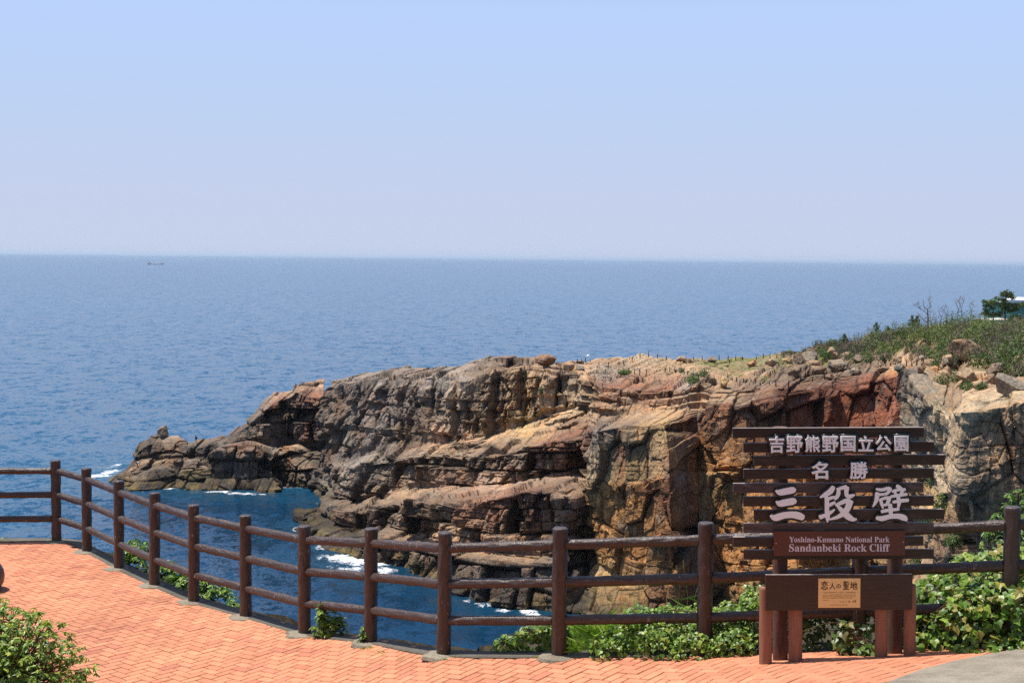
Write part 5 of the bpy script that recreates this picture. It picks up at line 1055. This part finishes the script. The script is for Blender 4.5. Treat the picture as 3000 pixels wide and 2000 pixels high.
def far_bush(px, py, w, h, label, pal, seed, nleaf=420):
    g = hit(px, py)
    if g is None: return
    r = np.random.default_rng(seed); W = w / F * g.y / 2; H = h / F * g.y; t = thing('bush', g, label, 'bush', 'bushes on the headland')
    n = nleaf; d = r.normal(0, 1, (n, 3)); d /= np.linalg.norm(d, axis=1, keepdims=True); d[:, 2] = np.abs(d[:, 2]); rad = (0.55 + 0.5 * r.random(n)) * (1 + 0.3 * fbm(d * 2.2 + seed, 3, seed))
    leaves('foliage', np.array(g) + d * np.array([W, W, H]) * rad[:, None], d + r.normal(0, 0.5, (n, 3)), (0.12 + 0.14 * r.random(n)) * min(1.6, max(0.6, W)), leafcol(n, pal, r), M_SCRUB, t, 'oval', aspect=1.8)
    mb = MB()
    for k in range(5): mb.tube([g, g + Vector((r.normal(0, W * 0.3), r.normal(0, W * 0.2), H * 0.4)), g + Vector((r.normal(0, W * 0.5), r.normal(0, W * 0.3), H * 0.85))], [0.04, 0.03, 0.012], 4)
    mb.build('stem', M_TWIG, t)
GB = [(0.06, 0.125, 0.02), (0.085, 0.15, 0.025), (0.045, 0.09, 0.018)]
for i, (px, py, w, h, lab) in enumerate([(2870,1000,110,64,'round bright green bush in the scrub left of the pine'),(2760,1124,44,34,'low green bush on the grey cliff ledge'),(2805,1118,50,34,'yellow-green bush beside the low ledge bush'),(2835,1142,50,26,'green bush on the right end of the ledge'),(2880,1140,40,26,'small green bush among the pale slabs'),
     (2750,1075,50,26,'small bush beside the path rocks'),(2880,1075,90,60,'broad green bush below the largest pale boulder'),(2975,1080,130,110,'big green bush on the right above the angular boulder'),(2990,1030,110,80,'bush at the right edge under the pine'),(2030,1122,48,26,'green bush in a crack of the plateau'),(2062,1104,40,22,'second green bush on the plateau crack'),
     (1998,1092,18,16,'tiny bush under the plateau rope fence'),(1465,1120,14,20,'tiny green tuft on the upper cliff face'),(1585,1152,16,18,'small green tuft beside the tall rock column'),(1567,1220,12,12,'tiny green tuft at the foot of the rock column'),(2645,1092,14,10,'tiny bright tuft beside the smooth grey boulder'),(2765,1490,70,60,'grassy green bush on the slope right of the sign'),(2720,1540,60,40,'low green bush on the rubble slope'),(2790,1600,60,40,'green bush at the foot of the grey cliff'),
     (2725,1430,30,40,'thin green bush in a cleft right of the sign'),(2690,1660,60,50,'green weeds on the rubble below the rail'),(1830,1096,50,14,'flat green cushion at the cliff lip'),(2545,1060,40,30,'small green bush at the foot of the scrub'),(2415,1048,40,26,'dark green bush behind the upright pale boulder')]):
    far_bush(px, py, w, h, lab, GB if i % 2 else [(0.05, 0.10, 0.02), (0.075, 0.12, 0.03), (0.10, 0.15, 0.03)], 300 + i)
def tree_at(px, py): 
    g = hit(px, py)
    while g is None: py += 4; g = hit(px, py)
    return g
Z7 = lambda x, y: (2650 + x / 6.72, 830 + y / 6.72)
def skeleton_tree(name, foot, lines, label, cat, m, group=None, twigs=0, seed=1, pads=None, dist=None):
    """tree traced as branch lines (pixels of the zoom, radius in metres) standing at foot"""
    r = random.Random(seed); d = foot.y if dist is None else dist; t = thing(name, foot, label, cat, group); first = True; ends = []
    for ln in lines:
        mb = MB(); pts = []; dy = 0.0
        for i, (x, y, rad) in enumerate(ln):
            q = P(*Z7(x, y), d); pts.append((q[0], q[1] + dy, q[2])); dy += r.uniform(-0.35, 0.35) if not first else 0
        if first: pts[0] = tuple(foot - Vector((0, 0, 0.3)))
        mb.tube(pts, [l[2] for l in ln], 7, rough=0.1)
        if twigs and not first:
            for p0, p1 in zip(pts[1:-1], pts[2:]):
                for _ in range(twigs):
                    a = Vector(p0).lerp(Vector(p1), r.random()); e = Vector((r.uniform(-0.5, 0.5), r.uniform(-0.4, 0.4), r.uniform(0.1, 0.6))); mb.tube([a, a + e * 0.5 + Vector((r.uniform(-.06, .06), 0, 0)), a + e], [0.028, 0.02, 0.01], 4, cap=False)
                    for _ in range(2):
                        b = a + e * r.uniform(0.5, 1); e2 = Vector((r.uniform(-0.3, 0.3), r.uniform(-0.2, 0.2), r.uniform(0.0, 0.35))); mb.tube([b, b + e2], [0.018, 0.008], 4, cap=False)
        mb.build('trunk' if first else 'limb', m, t); first = False
    if pads:
        rr = np.random.default_rng(seed); Ps = []; Ns = []; Sp = []
        for x, y, rx, ry in pads:
            k = F / d * 6.72; n = int(9 * (rx * ry) ** 0.5 / 8)
            for _ in range(n):
                o = np.clip(rr.normal(0, 0.5, 3), -1, 1); c = P(*Z7(x, y), d) + o * np.array([rx / k, rx / k * 0.8, ry / k])
                for _ in range(9):
                    dr = rr.normal(0, 0.6, 3) + np.array([0, 0, 0.9]); Ps.append(c); nn = np.cross(dr, rr.normal(0, 1, 3)); Ns.append(nn); Sp.append(np.cross(nn, dr))
        Ps, Ns, Sp = map(np.array, (Ps, Ns, Sp)); n = len(Ps)
        leaves('crown', Ps, Ns, 0.15 + 0.15 * rr.random(n), leafcol(n, [(0.085, 0.14, 0.04), (0.12, 0.165, 0.045), (0.065, 0.105, 0.035), (0.18, 0.19, 0.055)], rr), M_SCRUB, t, 'blade', spin=Sp_fix(Ps, Ns, Sp), aspect=2.6)
    return t
M_PINE = bark_mat('pine_bark', (0.09, 0.06, 0.045), 0.9, 0.2, (1, 1, 0.3), 5)
M_DEAD = bark_mat('dead_wood', (0.20, 0.16, 0.135), 0.9, 0.2, (1, 1, 0.3), 6)
g = tree_at(*Z7(1975, 850))
skeleton_tree('pine_tree', g, [[(1975, 820, 0.16), (1980, 640, 0.14), (1965, 500, 0.12), (2000, 330, 0.09), (2005, 150, 0.04)], [(1980, 480, 0.06), (1850, 470, 0.05), (1780, 400, 0.03)], [(1985, 590, 0.06), (2080, 560, 0.05), (2220, 540, 0.03)], [(1980, 745, 0.06), (2100, 740, 0.04), (2240, 700, 0.03)], [(1990, 400, 0.05), (2100, 420, 0.04), (2280, 430, 0.03)], [(2000, 300, 0.04), (1900, 290, 0.03), (1800, 300, 0.02)], [(2005, 250, 0.04), (2110, 280, 0.03)]],
              'dark green pine tree in front of the teal building on the headland', 'pine tree', M_PINE, seed=3,
              pads=[(2005, 170, 55, 60), (1930, 200, 60, 45), (2095, 200, 55, 50), (2010, 240, 110, 45), (2120, 270, 80, 35), (1840, 290, 90, 45), (1960, 330, 90, 45), (1760, 380, 90, 50), (1900, 420, 100, 50), (2020, 420, 90, 50), (2140, 430, 110, 50), (2270, 430, 110, 45), (2360, 400, 60, 40), (1990, 500, 80, 40), (2060, 530, 80, 35), (2180, 500, 90, 35), (1880, 570, 60, 40), (2180, 640, 100, 26), (2260, 690, 90, 26), (2100, 700, 70, 25), (1870, 620, 60, 30)])
g = tree_at(*Z7(1745, 850))
skeleton_tree('pine_tree', g, [[(1745, 830, 0.10), (1750, 640, 0.09), (1745, 520, 0.07), (1640, 400, 0.04)], [(1745, 520, 0.05), (1700, 490, 0.04), (1600, 430, 0.03)], [(1748, 620, 0.05), (1660, 590, 0.03), (1590, 560, 0.03)]],
              'smaller leaning pine left of the larger pine on the headland', 'pine tree', M_PINE, seed=4,
              pads=[(1570, 350, 55, 40), (1650, 370, 90, 50), (1720, 350, 60, 40), (1600, 430, 80, 35), (1600, 520, 70, 45), (1560, 580, 60, 40), (1640, 590, 90, 40), (1740, 620, 90, 35), (1790, 590, 60, 30), (1720, 470, 80, 35)])
g = tree_at(*Z7(465, 900))
skeleton_tree('dead_tree', g, [[(465, 900, 0.15), (462, 740, 0.12), (455, 510, 0.10), (400, 480, 0.07), (365, 420, 0.05), (380, 350, 0.04), (350, 300, 0.02)], [(455, 510, 0.07), (490, 490, 0.06), (520, 430, 0.05), (510, 350, 0.04), (520, 290, 0.02)], [(460, 770, 0.09), (380, 730, 0.07), (320, 660, 0.05), (285, 605, 0.03)], [(455, 620, 0.06), (400, 560, 0.05), (300, 500, 0.04), (240, 450, 0.03), (215, 440, 0.015)], [(300, 500, 0.04), (280, 420, 0.03), (250, 390, 0.015)], [(462, 740, 0.05), (540, 720, 0.04), (590, 620, 0.02)], [(462, 640, 0.04), (510, 590, 0.03), (515, 540, 0.015)]],
              'tall bare dead tree standing alone above the scrub skyline', 'dead tree', M_DEAD, seed=5, twigs=5)
DT = [[(650, 800, 0.06), (690, 620, 0.05), (640, 500, 0.04), (620, 420, 0.02)], [(690, 620, 0.04), (720, 540, 0.03), (750, 480, 0.02)], [(640, 500, 0.03), (680, 470, 0.02), (690, 430, 0.01)]]
def bare(dx, dy, sc, px, py, label, seed):
    g = tree_at(px, py); lines = [[((x - 650) * sc + (px - 2650) * 6.72, (y - 800) * sc + (py - 830) * 6.72, rd * (0.6 + 0.4 * sc)) for x, y, rd in l] for l in DT]
    if dx: lines = [[(2 * (px - 2650) * 6.72 - x, y, rd) for x, y, rd in l] for l in lines]
    skeleton_tree('dead_tree', g, lines, label, 'dead tree', M_DEAD, 'small dead trees in the scrub', 4, seed)
for i, (fl, sc, px, py, lab) in enumerate([(0, 0.95, 2752, 955, 'bare grey dead tree just right of the tall one'), (1, 0.9, 2776, 948, 'pale dead tree with forked top, second right of the tall one'), (0, 1.1, 2802, 938, 'tallest of the small dead trees above the green bushes'), (1, 1.05, 2822, 930, 'straight dead tree next to the tallest small one'), (0, 0.8, 2842, 932, 'dead tree with spreading twigs nearest the pines'), (1, 0.75, 2622, 985, 'thin dead tree left of the tall one'), (0, 0.6, 2645, 985, 'short dead tree at the foot of the tall one'), (1, 0.55, 2545, 992, 'small leaning dead tree at the left of the scrub'), (0, 0.7, 2678, 1050, 'grey dead bush in front of the scrub')]):
    bare(fl, 0, sc, px, py, lab, 60 + i)
for i, (px, py, h, lab) in enumerate([(2568, 985, 40, 'young green pine at the left end of the scrub'), (2602, 985, 30, 'smaller young pine next to the left one'), (2672, 970, 44, 'young pointed pine left of the dead tree'), (2687, 972, 46, 'second young pointed pine beside the dead tree'), (2474, 1000, 24, 'tiny pine among the low dry scrub')]):
    g = tree_at(px, py); x0 = (px - 2650) * 6.72; y0 = (py - 830) * 6.72; H = h * 6.72
    skeleton_tree('young_pine', g, [[(x0, y0, 0.05), (x0 + 3, y0 - H * 0.5, 0.035), (x0, y0 - H, 0.015)]], lab, 'young pine', M_PINE, 'young pines in the scrub', 0, 80 + i, [(x0, y0 - H * 0.95, H * 0.1, H * 0.12), (x0, y0 - H * 0.75, H * 0.22, H * 0.14), (x0, y0 - H * 0.5, H * 0.34, H * 0.15), (x0, y0 - H * 0.25, H * 0.45, H * 0.16)])
# teal building
def building():
    d = 262.0; W0 = lambda px, py, dd=d: P(px, py, dd)
    wm = mat('teal_cladding', (0.10, 0.33, 0.27), 0.55); n = N(wm); wv = n.add('ShaderNodeTexWave'); wv.inputs['Scale'].default_value = 1.2; n.L(n.pos((1, 0, 0)), wv.inputs[0])
    n.L(n.ramp(wv.outputs[0], [(0.2, (0.075, 0.26, 0.21)), (0.6, (0.12, 0.37, 0.30))]), n.b.inputs['Base Color']); n.L(n.bump(wv.outputs[0], 0.6, 0.05), n.b.inputs['Normal'])
    rm = mat('white_roof', (0.82, 0.82, 0.80), 0.5); sm = mat('pale_soffit', (0.42, 0.46, 0.50), 0.7); fm = mat('concrete_base', (0.55, 0.50, 0.44), 0.85)
    a = W0(2962, 962); t = thing('building', a, 'teal clad building with white sloping roof behind the pines', 'building')
    m = MB(); m.quadbox([W0(2958, 962), W0(3090, 962), W0(3090, 884), W0(2955, 884)] + [p + np.array([0, 14, 0]) for p in (W0(2958, 962), W0(3090, 962), W0(3090, 884), W0(2955, 884))]); m.build('wall', wm, t)
    f = [W0(2944, 885, 259), W0(3110, 890, 259), W0(3110, 882, 259), W0(2942, 877, 259)]; b = [W0(2974, 883, 276), W0(3110, 886, 276), W0(3110, 874, 276), W0(2974, 870, 276)]
    m = MB(); m.quadbox(f + b, 0.03); m.build('roof', rm, t)
    m = MB(); c = [W0(2952, 887, 260.5), W0(3105, 892, 260.5), W0(3105, 890.5, 260.5), W0(2952, 885.5, 260.5)]; m.quadbox(c + [p + np.array([0, 13, 0]) for p in c]); m.build('soffit', sm, t)
    m = MB(); c = [W0(2895, 962, 257), W0(2962, 962, 257), W0(2962, 935, 257), W0(2895, 937, 257)]; m.quadbox(c + [p + np.array([0, 6, 0]) for p in c], 0.02); m.build('terrace_wall', fm, t)
building()

# ------------------------------------------------------------------ people, gear, gull, ship
M_SKIN = mat('skin', (0.42, 0.25, 0.17), 0.6); M_SHIRT = mat('pale_shirt', (0.62, 0.66, 0.70), 0.85); M_JEANS = mat('blue_trousers', (0.035, 0.055, 0.13), 0.85); M_NAVY = mat('navy_cloth', (0.012, 0.018, 0.045), 0.85); M_HAIR = mat('black_hair', (0.012, 0.01, 0.01), 0.6); M_GREY = mat('grey_trousers', (0.10, 0.10, 0.12), 0.85)
def skin_body(name, verts, edges, radii, m, parent):
    me = bpy.data.meshes.new(name); me.from_pydata(verts, edges, []); o = link(name, me, m, parent); o.matrix_parent_inverse = Matrix.Identity(4)
    md = o.modifiers.new('skin', 'SKIN'); md.use_smooth_shade = True
    for i, sv in enumerate(me.skin_vertices[0].data): sv.radius = (radii[i], radii[i]); sv.use_root = i == 0
    s = o.modifiers.new('sub', 'SUBSURF'); s.levels = 1; s.render_levels = 1; return o
def person(foot, J, label, shirt, trousers, rz=0.0):
    t = thing('person', foot, label, 'person'); t.rotation_euler.z = rz
    names = list(J); idx = {k: i for i, k in enumerate(names)}; E = []
    ch = [('pelvis', 'waist', 'chest', 'neck', 'head', 'crown'), ('chest', 'sl', 'el', 'wl', 'hl'), ('chest', 'sr', 'er', 'wr', 'hr'), ('pelvis', 'pl', 'kl', 'al', 'tl'), ('pelvis', 'pr', 'kr', 'ar', 'tr')]
    for c in ch: E += [(idx[a], idx[b]) for a, b in zip(c[:-1], c[1:])]
    RAD = dict(pelvis=.13, waist=.12, chest=.14, neck=.05, head=.095, crown=.08, sl=.06, el=.04, wl=.03, hl=.035, sr=.06, er=.04, wr=.03, hr=.035, pl=.085, kl=.055, al=.04, tl=.04, pr=.085, kr=.055, ar=.04, tr=.04)
    skin_body('body', [J[k] for k in names], E, [RAD[k] for k in names], M_SKIN, t)
    def cloth(nm, keys, ch_, grow, m):
        ii = {k: i for i, k in enumerate(keys)}; ed = [(ii[a], ii[b]) for c in ch_ for a, b in zip(c[:-1], c[1:])]; skin_body(nm, [J[k] for k in keys], ed, [RAD[k] + grow for k in keys], m, t)
    cloth('shirt', ['chest', 'waist', 'pelvis', 'sl', 'el', 'sr', 'er'], [('chest', 'waist', 'pelvis'), ('chest', 'sl', 'el'), ('chest', 'sr', 'er')], 0.018, shirt)
    cloth('trousers', ['pelvis', 'pl', 'kl', 'al', 'pr', 'kr', 'ar'], [('pelvis', 'pl', 'kl', 'al'), ('pelvis', 'pr', 'kr', 'ar')], 0.024, trousers)
    h = MB(); c = Vector(J['head']) + (Vector(J['crown']) - Vector(J['head'])) * 0.75; bmesh.ops.create_uvsphere(h.bm, u_segments=14, v_segments=8, radius=0.118, matrix=Matrix.Translation(c)); 
    for f in h.bm.faces: f.smooth = True
    ho = h.build('hair', M_HAIR, t); ho.matrix_parent_inverse = Matrix.Identity(4); return t
bend = dict(pelvis=(0, 0, .90), waist=(.12, 0, 1.02), chest=(.34, 0, 1.10), neck=(.50, 0, 1.04), head=(.60, 0, .97), crown=(.68, 0, .91), sl=(.38, .2, 1.06), el=(.44, .22, .80), wl=(.50, .16, .58), hl=(.53, .13, .50), sr=(.38, -.2, 1.06), er=(.44, -.22, .80), wr=(.50, -.16, .58), hr=(.53, -.13, .50),
            pl=(0, .1, .86), kl=(.04, .12, .48), al=(-.02, .12, .09), tl=(.14, .13, .04), pr=(0, -.1, .86), kr=(.04, -.12, .48), ar=(-.02, -.12, .09), tr=(.14, -.13, .04))
stand = dict(pelvis=(0, 0, .92), waist=(-.02, 0, 1.08), chest=(-.04, 0, 1.32), neck=(-.06, 0, 1.47), head=(-.08, 0, 1.58), crown=(-.08, 0, 1.68), sl=(-.04, .19, 1.38), el=(-.12, .24, 1.15), wl=(-.36, .14, 1.12), hl=(-.44, .10, 1.13), sr=(-.04, -.19, 1.38), er=(-.10, -.24, 1.13), wr=(-.33, -.12, 1.06), hr=(-.41, -.08, 1.07),
             pl=(0, .1, .88), kl=(-.03, .12, .5), al=(0, .12, .09), tl=(-.15, .13, .04), pr=(0, -.1, .88), kr=(.03, -.12, .5), ar=(.06, -.12, .09), tr=(-.09, -.13, .04))
g = hit(402, 1368, BVI)
if g is None: g = Vector(P(402, 1368, 311))
person(g, bend, 'person in a pale shirt bending over on the islet ledge', M_SHIRT, M_JEANS)
g = hit(574, 1300, BVI)
if g is None: g = Vector(P(574, 1300, 316))
g = Vector([float(k) for k in P(574, 1297, g.y)])
pp = person(g, stand, 'person in dark clothes standing on the islet holding a fishing rod', M_NAVY, M_GREY)
bp = thing('backpack', g + Vector((0.17, 0, 1.0)), 'dark backpack worn by the person with the fishing rod', 'backpack')
mb = MB(); mb.box(g.x + .09, g.x + .30, g.y - .16, g.y + .16, g.z + .95, g.z + 1.40, 0.05); mb.build('bag', M_NAVY, bp)
mb = MB(); mb.box(g.x + .30, g.x + .36, g.y - .11, g.y + .11, g.z + .99, g.z + 1.2, 0.025); mb.build('pocket', M_NAVY, bp)
for s_ in (-1, 1):
    mb = MB(); mb.tube([(g.x + .11, g.y + s_ * .11, g.z + 1.38), (g.x - .04, g.y + s_ * .12, g.z + 1.50), (g.x - .19, g.y + s_ * .12, g.z + 1.36), (g.x + .08, g.y + s_ * .13, g.z + 1.0)], 0.018, 5); mb.build('strap', M_NAVY, bp)
rod = thing('fishing_rod', g + Vector((-.43, 0, 1.1)), 'long thin fishing rod held out over the sea from the islet', 'fishing rod')
mb = MB(); mb.tube([(g.x - .25, g.y, g.z + 1.06), (g.x - 2.0, g.y + .1, g.z + 1.18), (g.x - 4.2, g.y + .2, g.z + 1.22)], [0.018, 0.012, 0.005], 6); mb.build('blank', mat('rod_grey', (0.12, 0.10, 0.14), 0.4), rod)
mb = MB(); mb.tube([(g.x - .1, g.y, g.z + 1.045), (g.x - .6, g.y + .02, g.z + 1.085)], 0.022, 8); mb.tube([(g.x - .45, g.y - .05, g.z + 1.03), (g.x - .45, g.y + .05, g.z + 1.03)], 0.04, 8); mb.build('handle', M_NAVY, rod)
g = hit(432, 1372, BVI)
if g is None: g = Vector(P(432, 1372, 310))
bag = thing('bag', g, 'dark fishing bag on the islet ledge near the bending person', 'bag')
mb = MB(); mb.box(g.x - .28, g.x + .28, g.y - .2, g.y + .2, g.z - .05, g.z + .62, 0.09); mb.build('body', M_NAVY, bag)
mb = MB(); mb.box(g.x - .2, g.x + .2, g.y - .27, g.y - .2, g.z + .06, g.z + .36, 0.03); mb.build('pocket', M_NAVY, bag)
mb = MB(); mb.tube([(g.x - .15, g.y, g.z + .58), (g.x - .1, g.y, g.z + .78), (g.x + .1, g.y, g.z + .78), (g.x + .15, g.y, g.z + .58)], 0.025, 6); mb.build('strap', M_NAVY, bag)
# gull
c = Vector([float(k) for k in P(1722, 1043, 215)]); gull = thing('gull', c, 'white gull gliding low above the headland skyline', 'gull')
M_GULL = mat('white_feather', (0.85, 0.85, 0.85), 0.7); mb = MB()
mb.tube([c + Vector((-.26, 0, -.04)), c + Vector((-.2, 0, -.02)), c + Vector((-.05, 0, 0)), c + Vector((.1, 0, .02)), c + Vector((.24, 0, .04)), c + Vector((.34, 0, .05))], [.012, .04, .075, .07, .035, .02], 10)
for s_ in (-1, 1):
    pr = [(.0, .10), (.05, .12), (.02, .10), (-.08, .05)]; Y = [0.05, 0.3, 0.55, 0.75]; Zh = [.02, .16, .20, .12]
    top = [mb.bm.verts.new(c + Vector((x + w, s_ * y, z))) for (x, w), y, z in zip(pr, Y, Zh)]; bot = [mb.bm.verts.new(c + Vector((x - w, s_ * y, z - .01))) for (x, w), y, z in zip(pr, Y, Zh)]; und = [mb.bm.verts.new(c + Vector((x, s_ * y, z - .03))) for (x, w), y, z in zip(pr, Y, Zh)]
    for i in range(3): mb.bm.faces.new([top[i], top[i + 1], bot[i + 1], bot[i]]); mb.bm.faces.new([top[i], top[i + 1], und[i + 1], und[i]]); mb.bm.faces.new([bot[i], bot[i + 1], und[i + 1], und[i]])
mb.build('body', M_GULL, gull)
# freighter near the horizon
def ship():
    D = 7300.0; c = PZ(456, 774.8, 0.0); D = c[1]; L = 47 / F * D; k = L / 90.0
    t = thing('ship', (c[0], c[1], 0), 'small red and white cargo ship near the horizon', 'ship')
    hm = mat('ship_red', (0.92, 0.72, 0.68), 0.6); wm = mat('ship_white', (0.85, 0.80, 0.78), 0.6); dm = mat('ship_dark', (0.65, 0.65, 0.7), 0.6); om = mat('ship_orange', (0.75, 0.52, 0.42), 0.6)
    def ex(out, y0, y1, nm, m):
        b = MB(); b.poly_extrude(out, y0, y1, lambda p, d: Vector((c[0] + p[0] * k, c[1] + d * k, p[1] * k))); 
        v = [x for x in b.bm.verts]; n = len(out); b.bm.faces.new(v[n:2 * n][::-1]); b.build(nm, m, t)
    ex([(-44, -2), (40, -2), (46, 8), (28, 7), (26, 5), (-20, 5), (-22, 8), (-46, 8)], -7, 7, 'hull', hm)
    ex([(-40, 8), (-24, 8), (-24, 12), (-27, 16), (-34, 16), (-34, 12), (-40, 12)], -6, 6, 'bridge', wm); ex([(-36, 16), (-32, 16), (-32.5, 20), (-35.5, 20)], -2, 2, 'funnel', om)
    ex([(28, 7), (40, 8), (39, 13), (29, 13)], -5, 5, 'deckhouse', wm); ex([(-16, 5), (22, 5), (22, 6.6), (-16, 6.6)], -5, 5, 'hatch', dm)
    b = MB(); b.tube([(c[0] - 29 * k, c[1], 14 * k), (c[0] - 29 * k, c[1], 23 * k)], 0.5 * k, 6); b.build('mast', dm, t)
ship()

# ------------------------------------------------------------------ unseen hill added behind the viewpoint to cut sky light
def added_hillside():
    X = np.linspace(-260, 260, 90); Y = np.linspace(-230, -9, 60); gx, gy = np.meshgrid(X, Y, indexing='ij'); q = np.stack([gx, gy, gx * 0], -1)
    z = 46.2 + 46 * sstep(-10, -110, gy) * (0.75 + 0.25 * fbm(q * 0.012, 3, 3)) + 5 * sstep(-12, -30, gy) * (0.5 + fbm(q * 0.12, 3, 4)) - 60 * sstep(60, 240, np.abs(gx))
    idx = np.arange(gx.size).reshape(gx.shape); f = np.stack([idx[:-1, :-1], idx[1:, :-1], idx[1:, 1:], idx[:-1, 1:]], -1).reshape(-1, 4)
    V = np.stack([gx, gy, z], -1).reshape(-1, 3); c = np.array([0.05, 0.08, 0.025]) * (1 + 0.5 * fbm(V * 0.2, 4, 9))[:, None]
    tag(link('added_hillside', np_mesh('added_hillside', V, f, np.clip(c, 0.01, 1), True), M_SCRUB), kind='structure')
added_hillside()
# ------------------------------------------------------------------ sea haze
def haze():
    mb = MB(); mb.box(-170000, 170000, -170000, 170000, -60, 110); m = bpy.data.materials.new('haze_air'); m.use_nodes = True; t = m.node_tree; t.nodes.clear()
    o = t.nodes.new('ShaderNodeOutputMaterial'); v = t.nodes.new('ShaderNodeVolumePrincipled'); v.inputs['Color'].default_value = (0.66, 0.82, 1.0, 1); v.inputs['Density'].default_value = HAZE; v.inputs['Anisotropy'].default_value = 0.2
    t.links.new(v.outputs[0], o.inputs['Volume']); b = mb.build('haze', m); tag(b, 'pale blue sea haze thickening toward the horizon', 'haze', kind='stuff')
HAZE = 2.1e-5
haze()
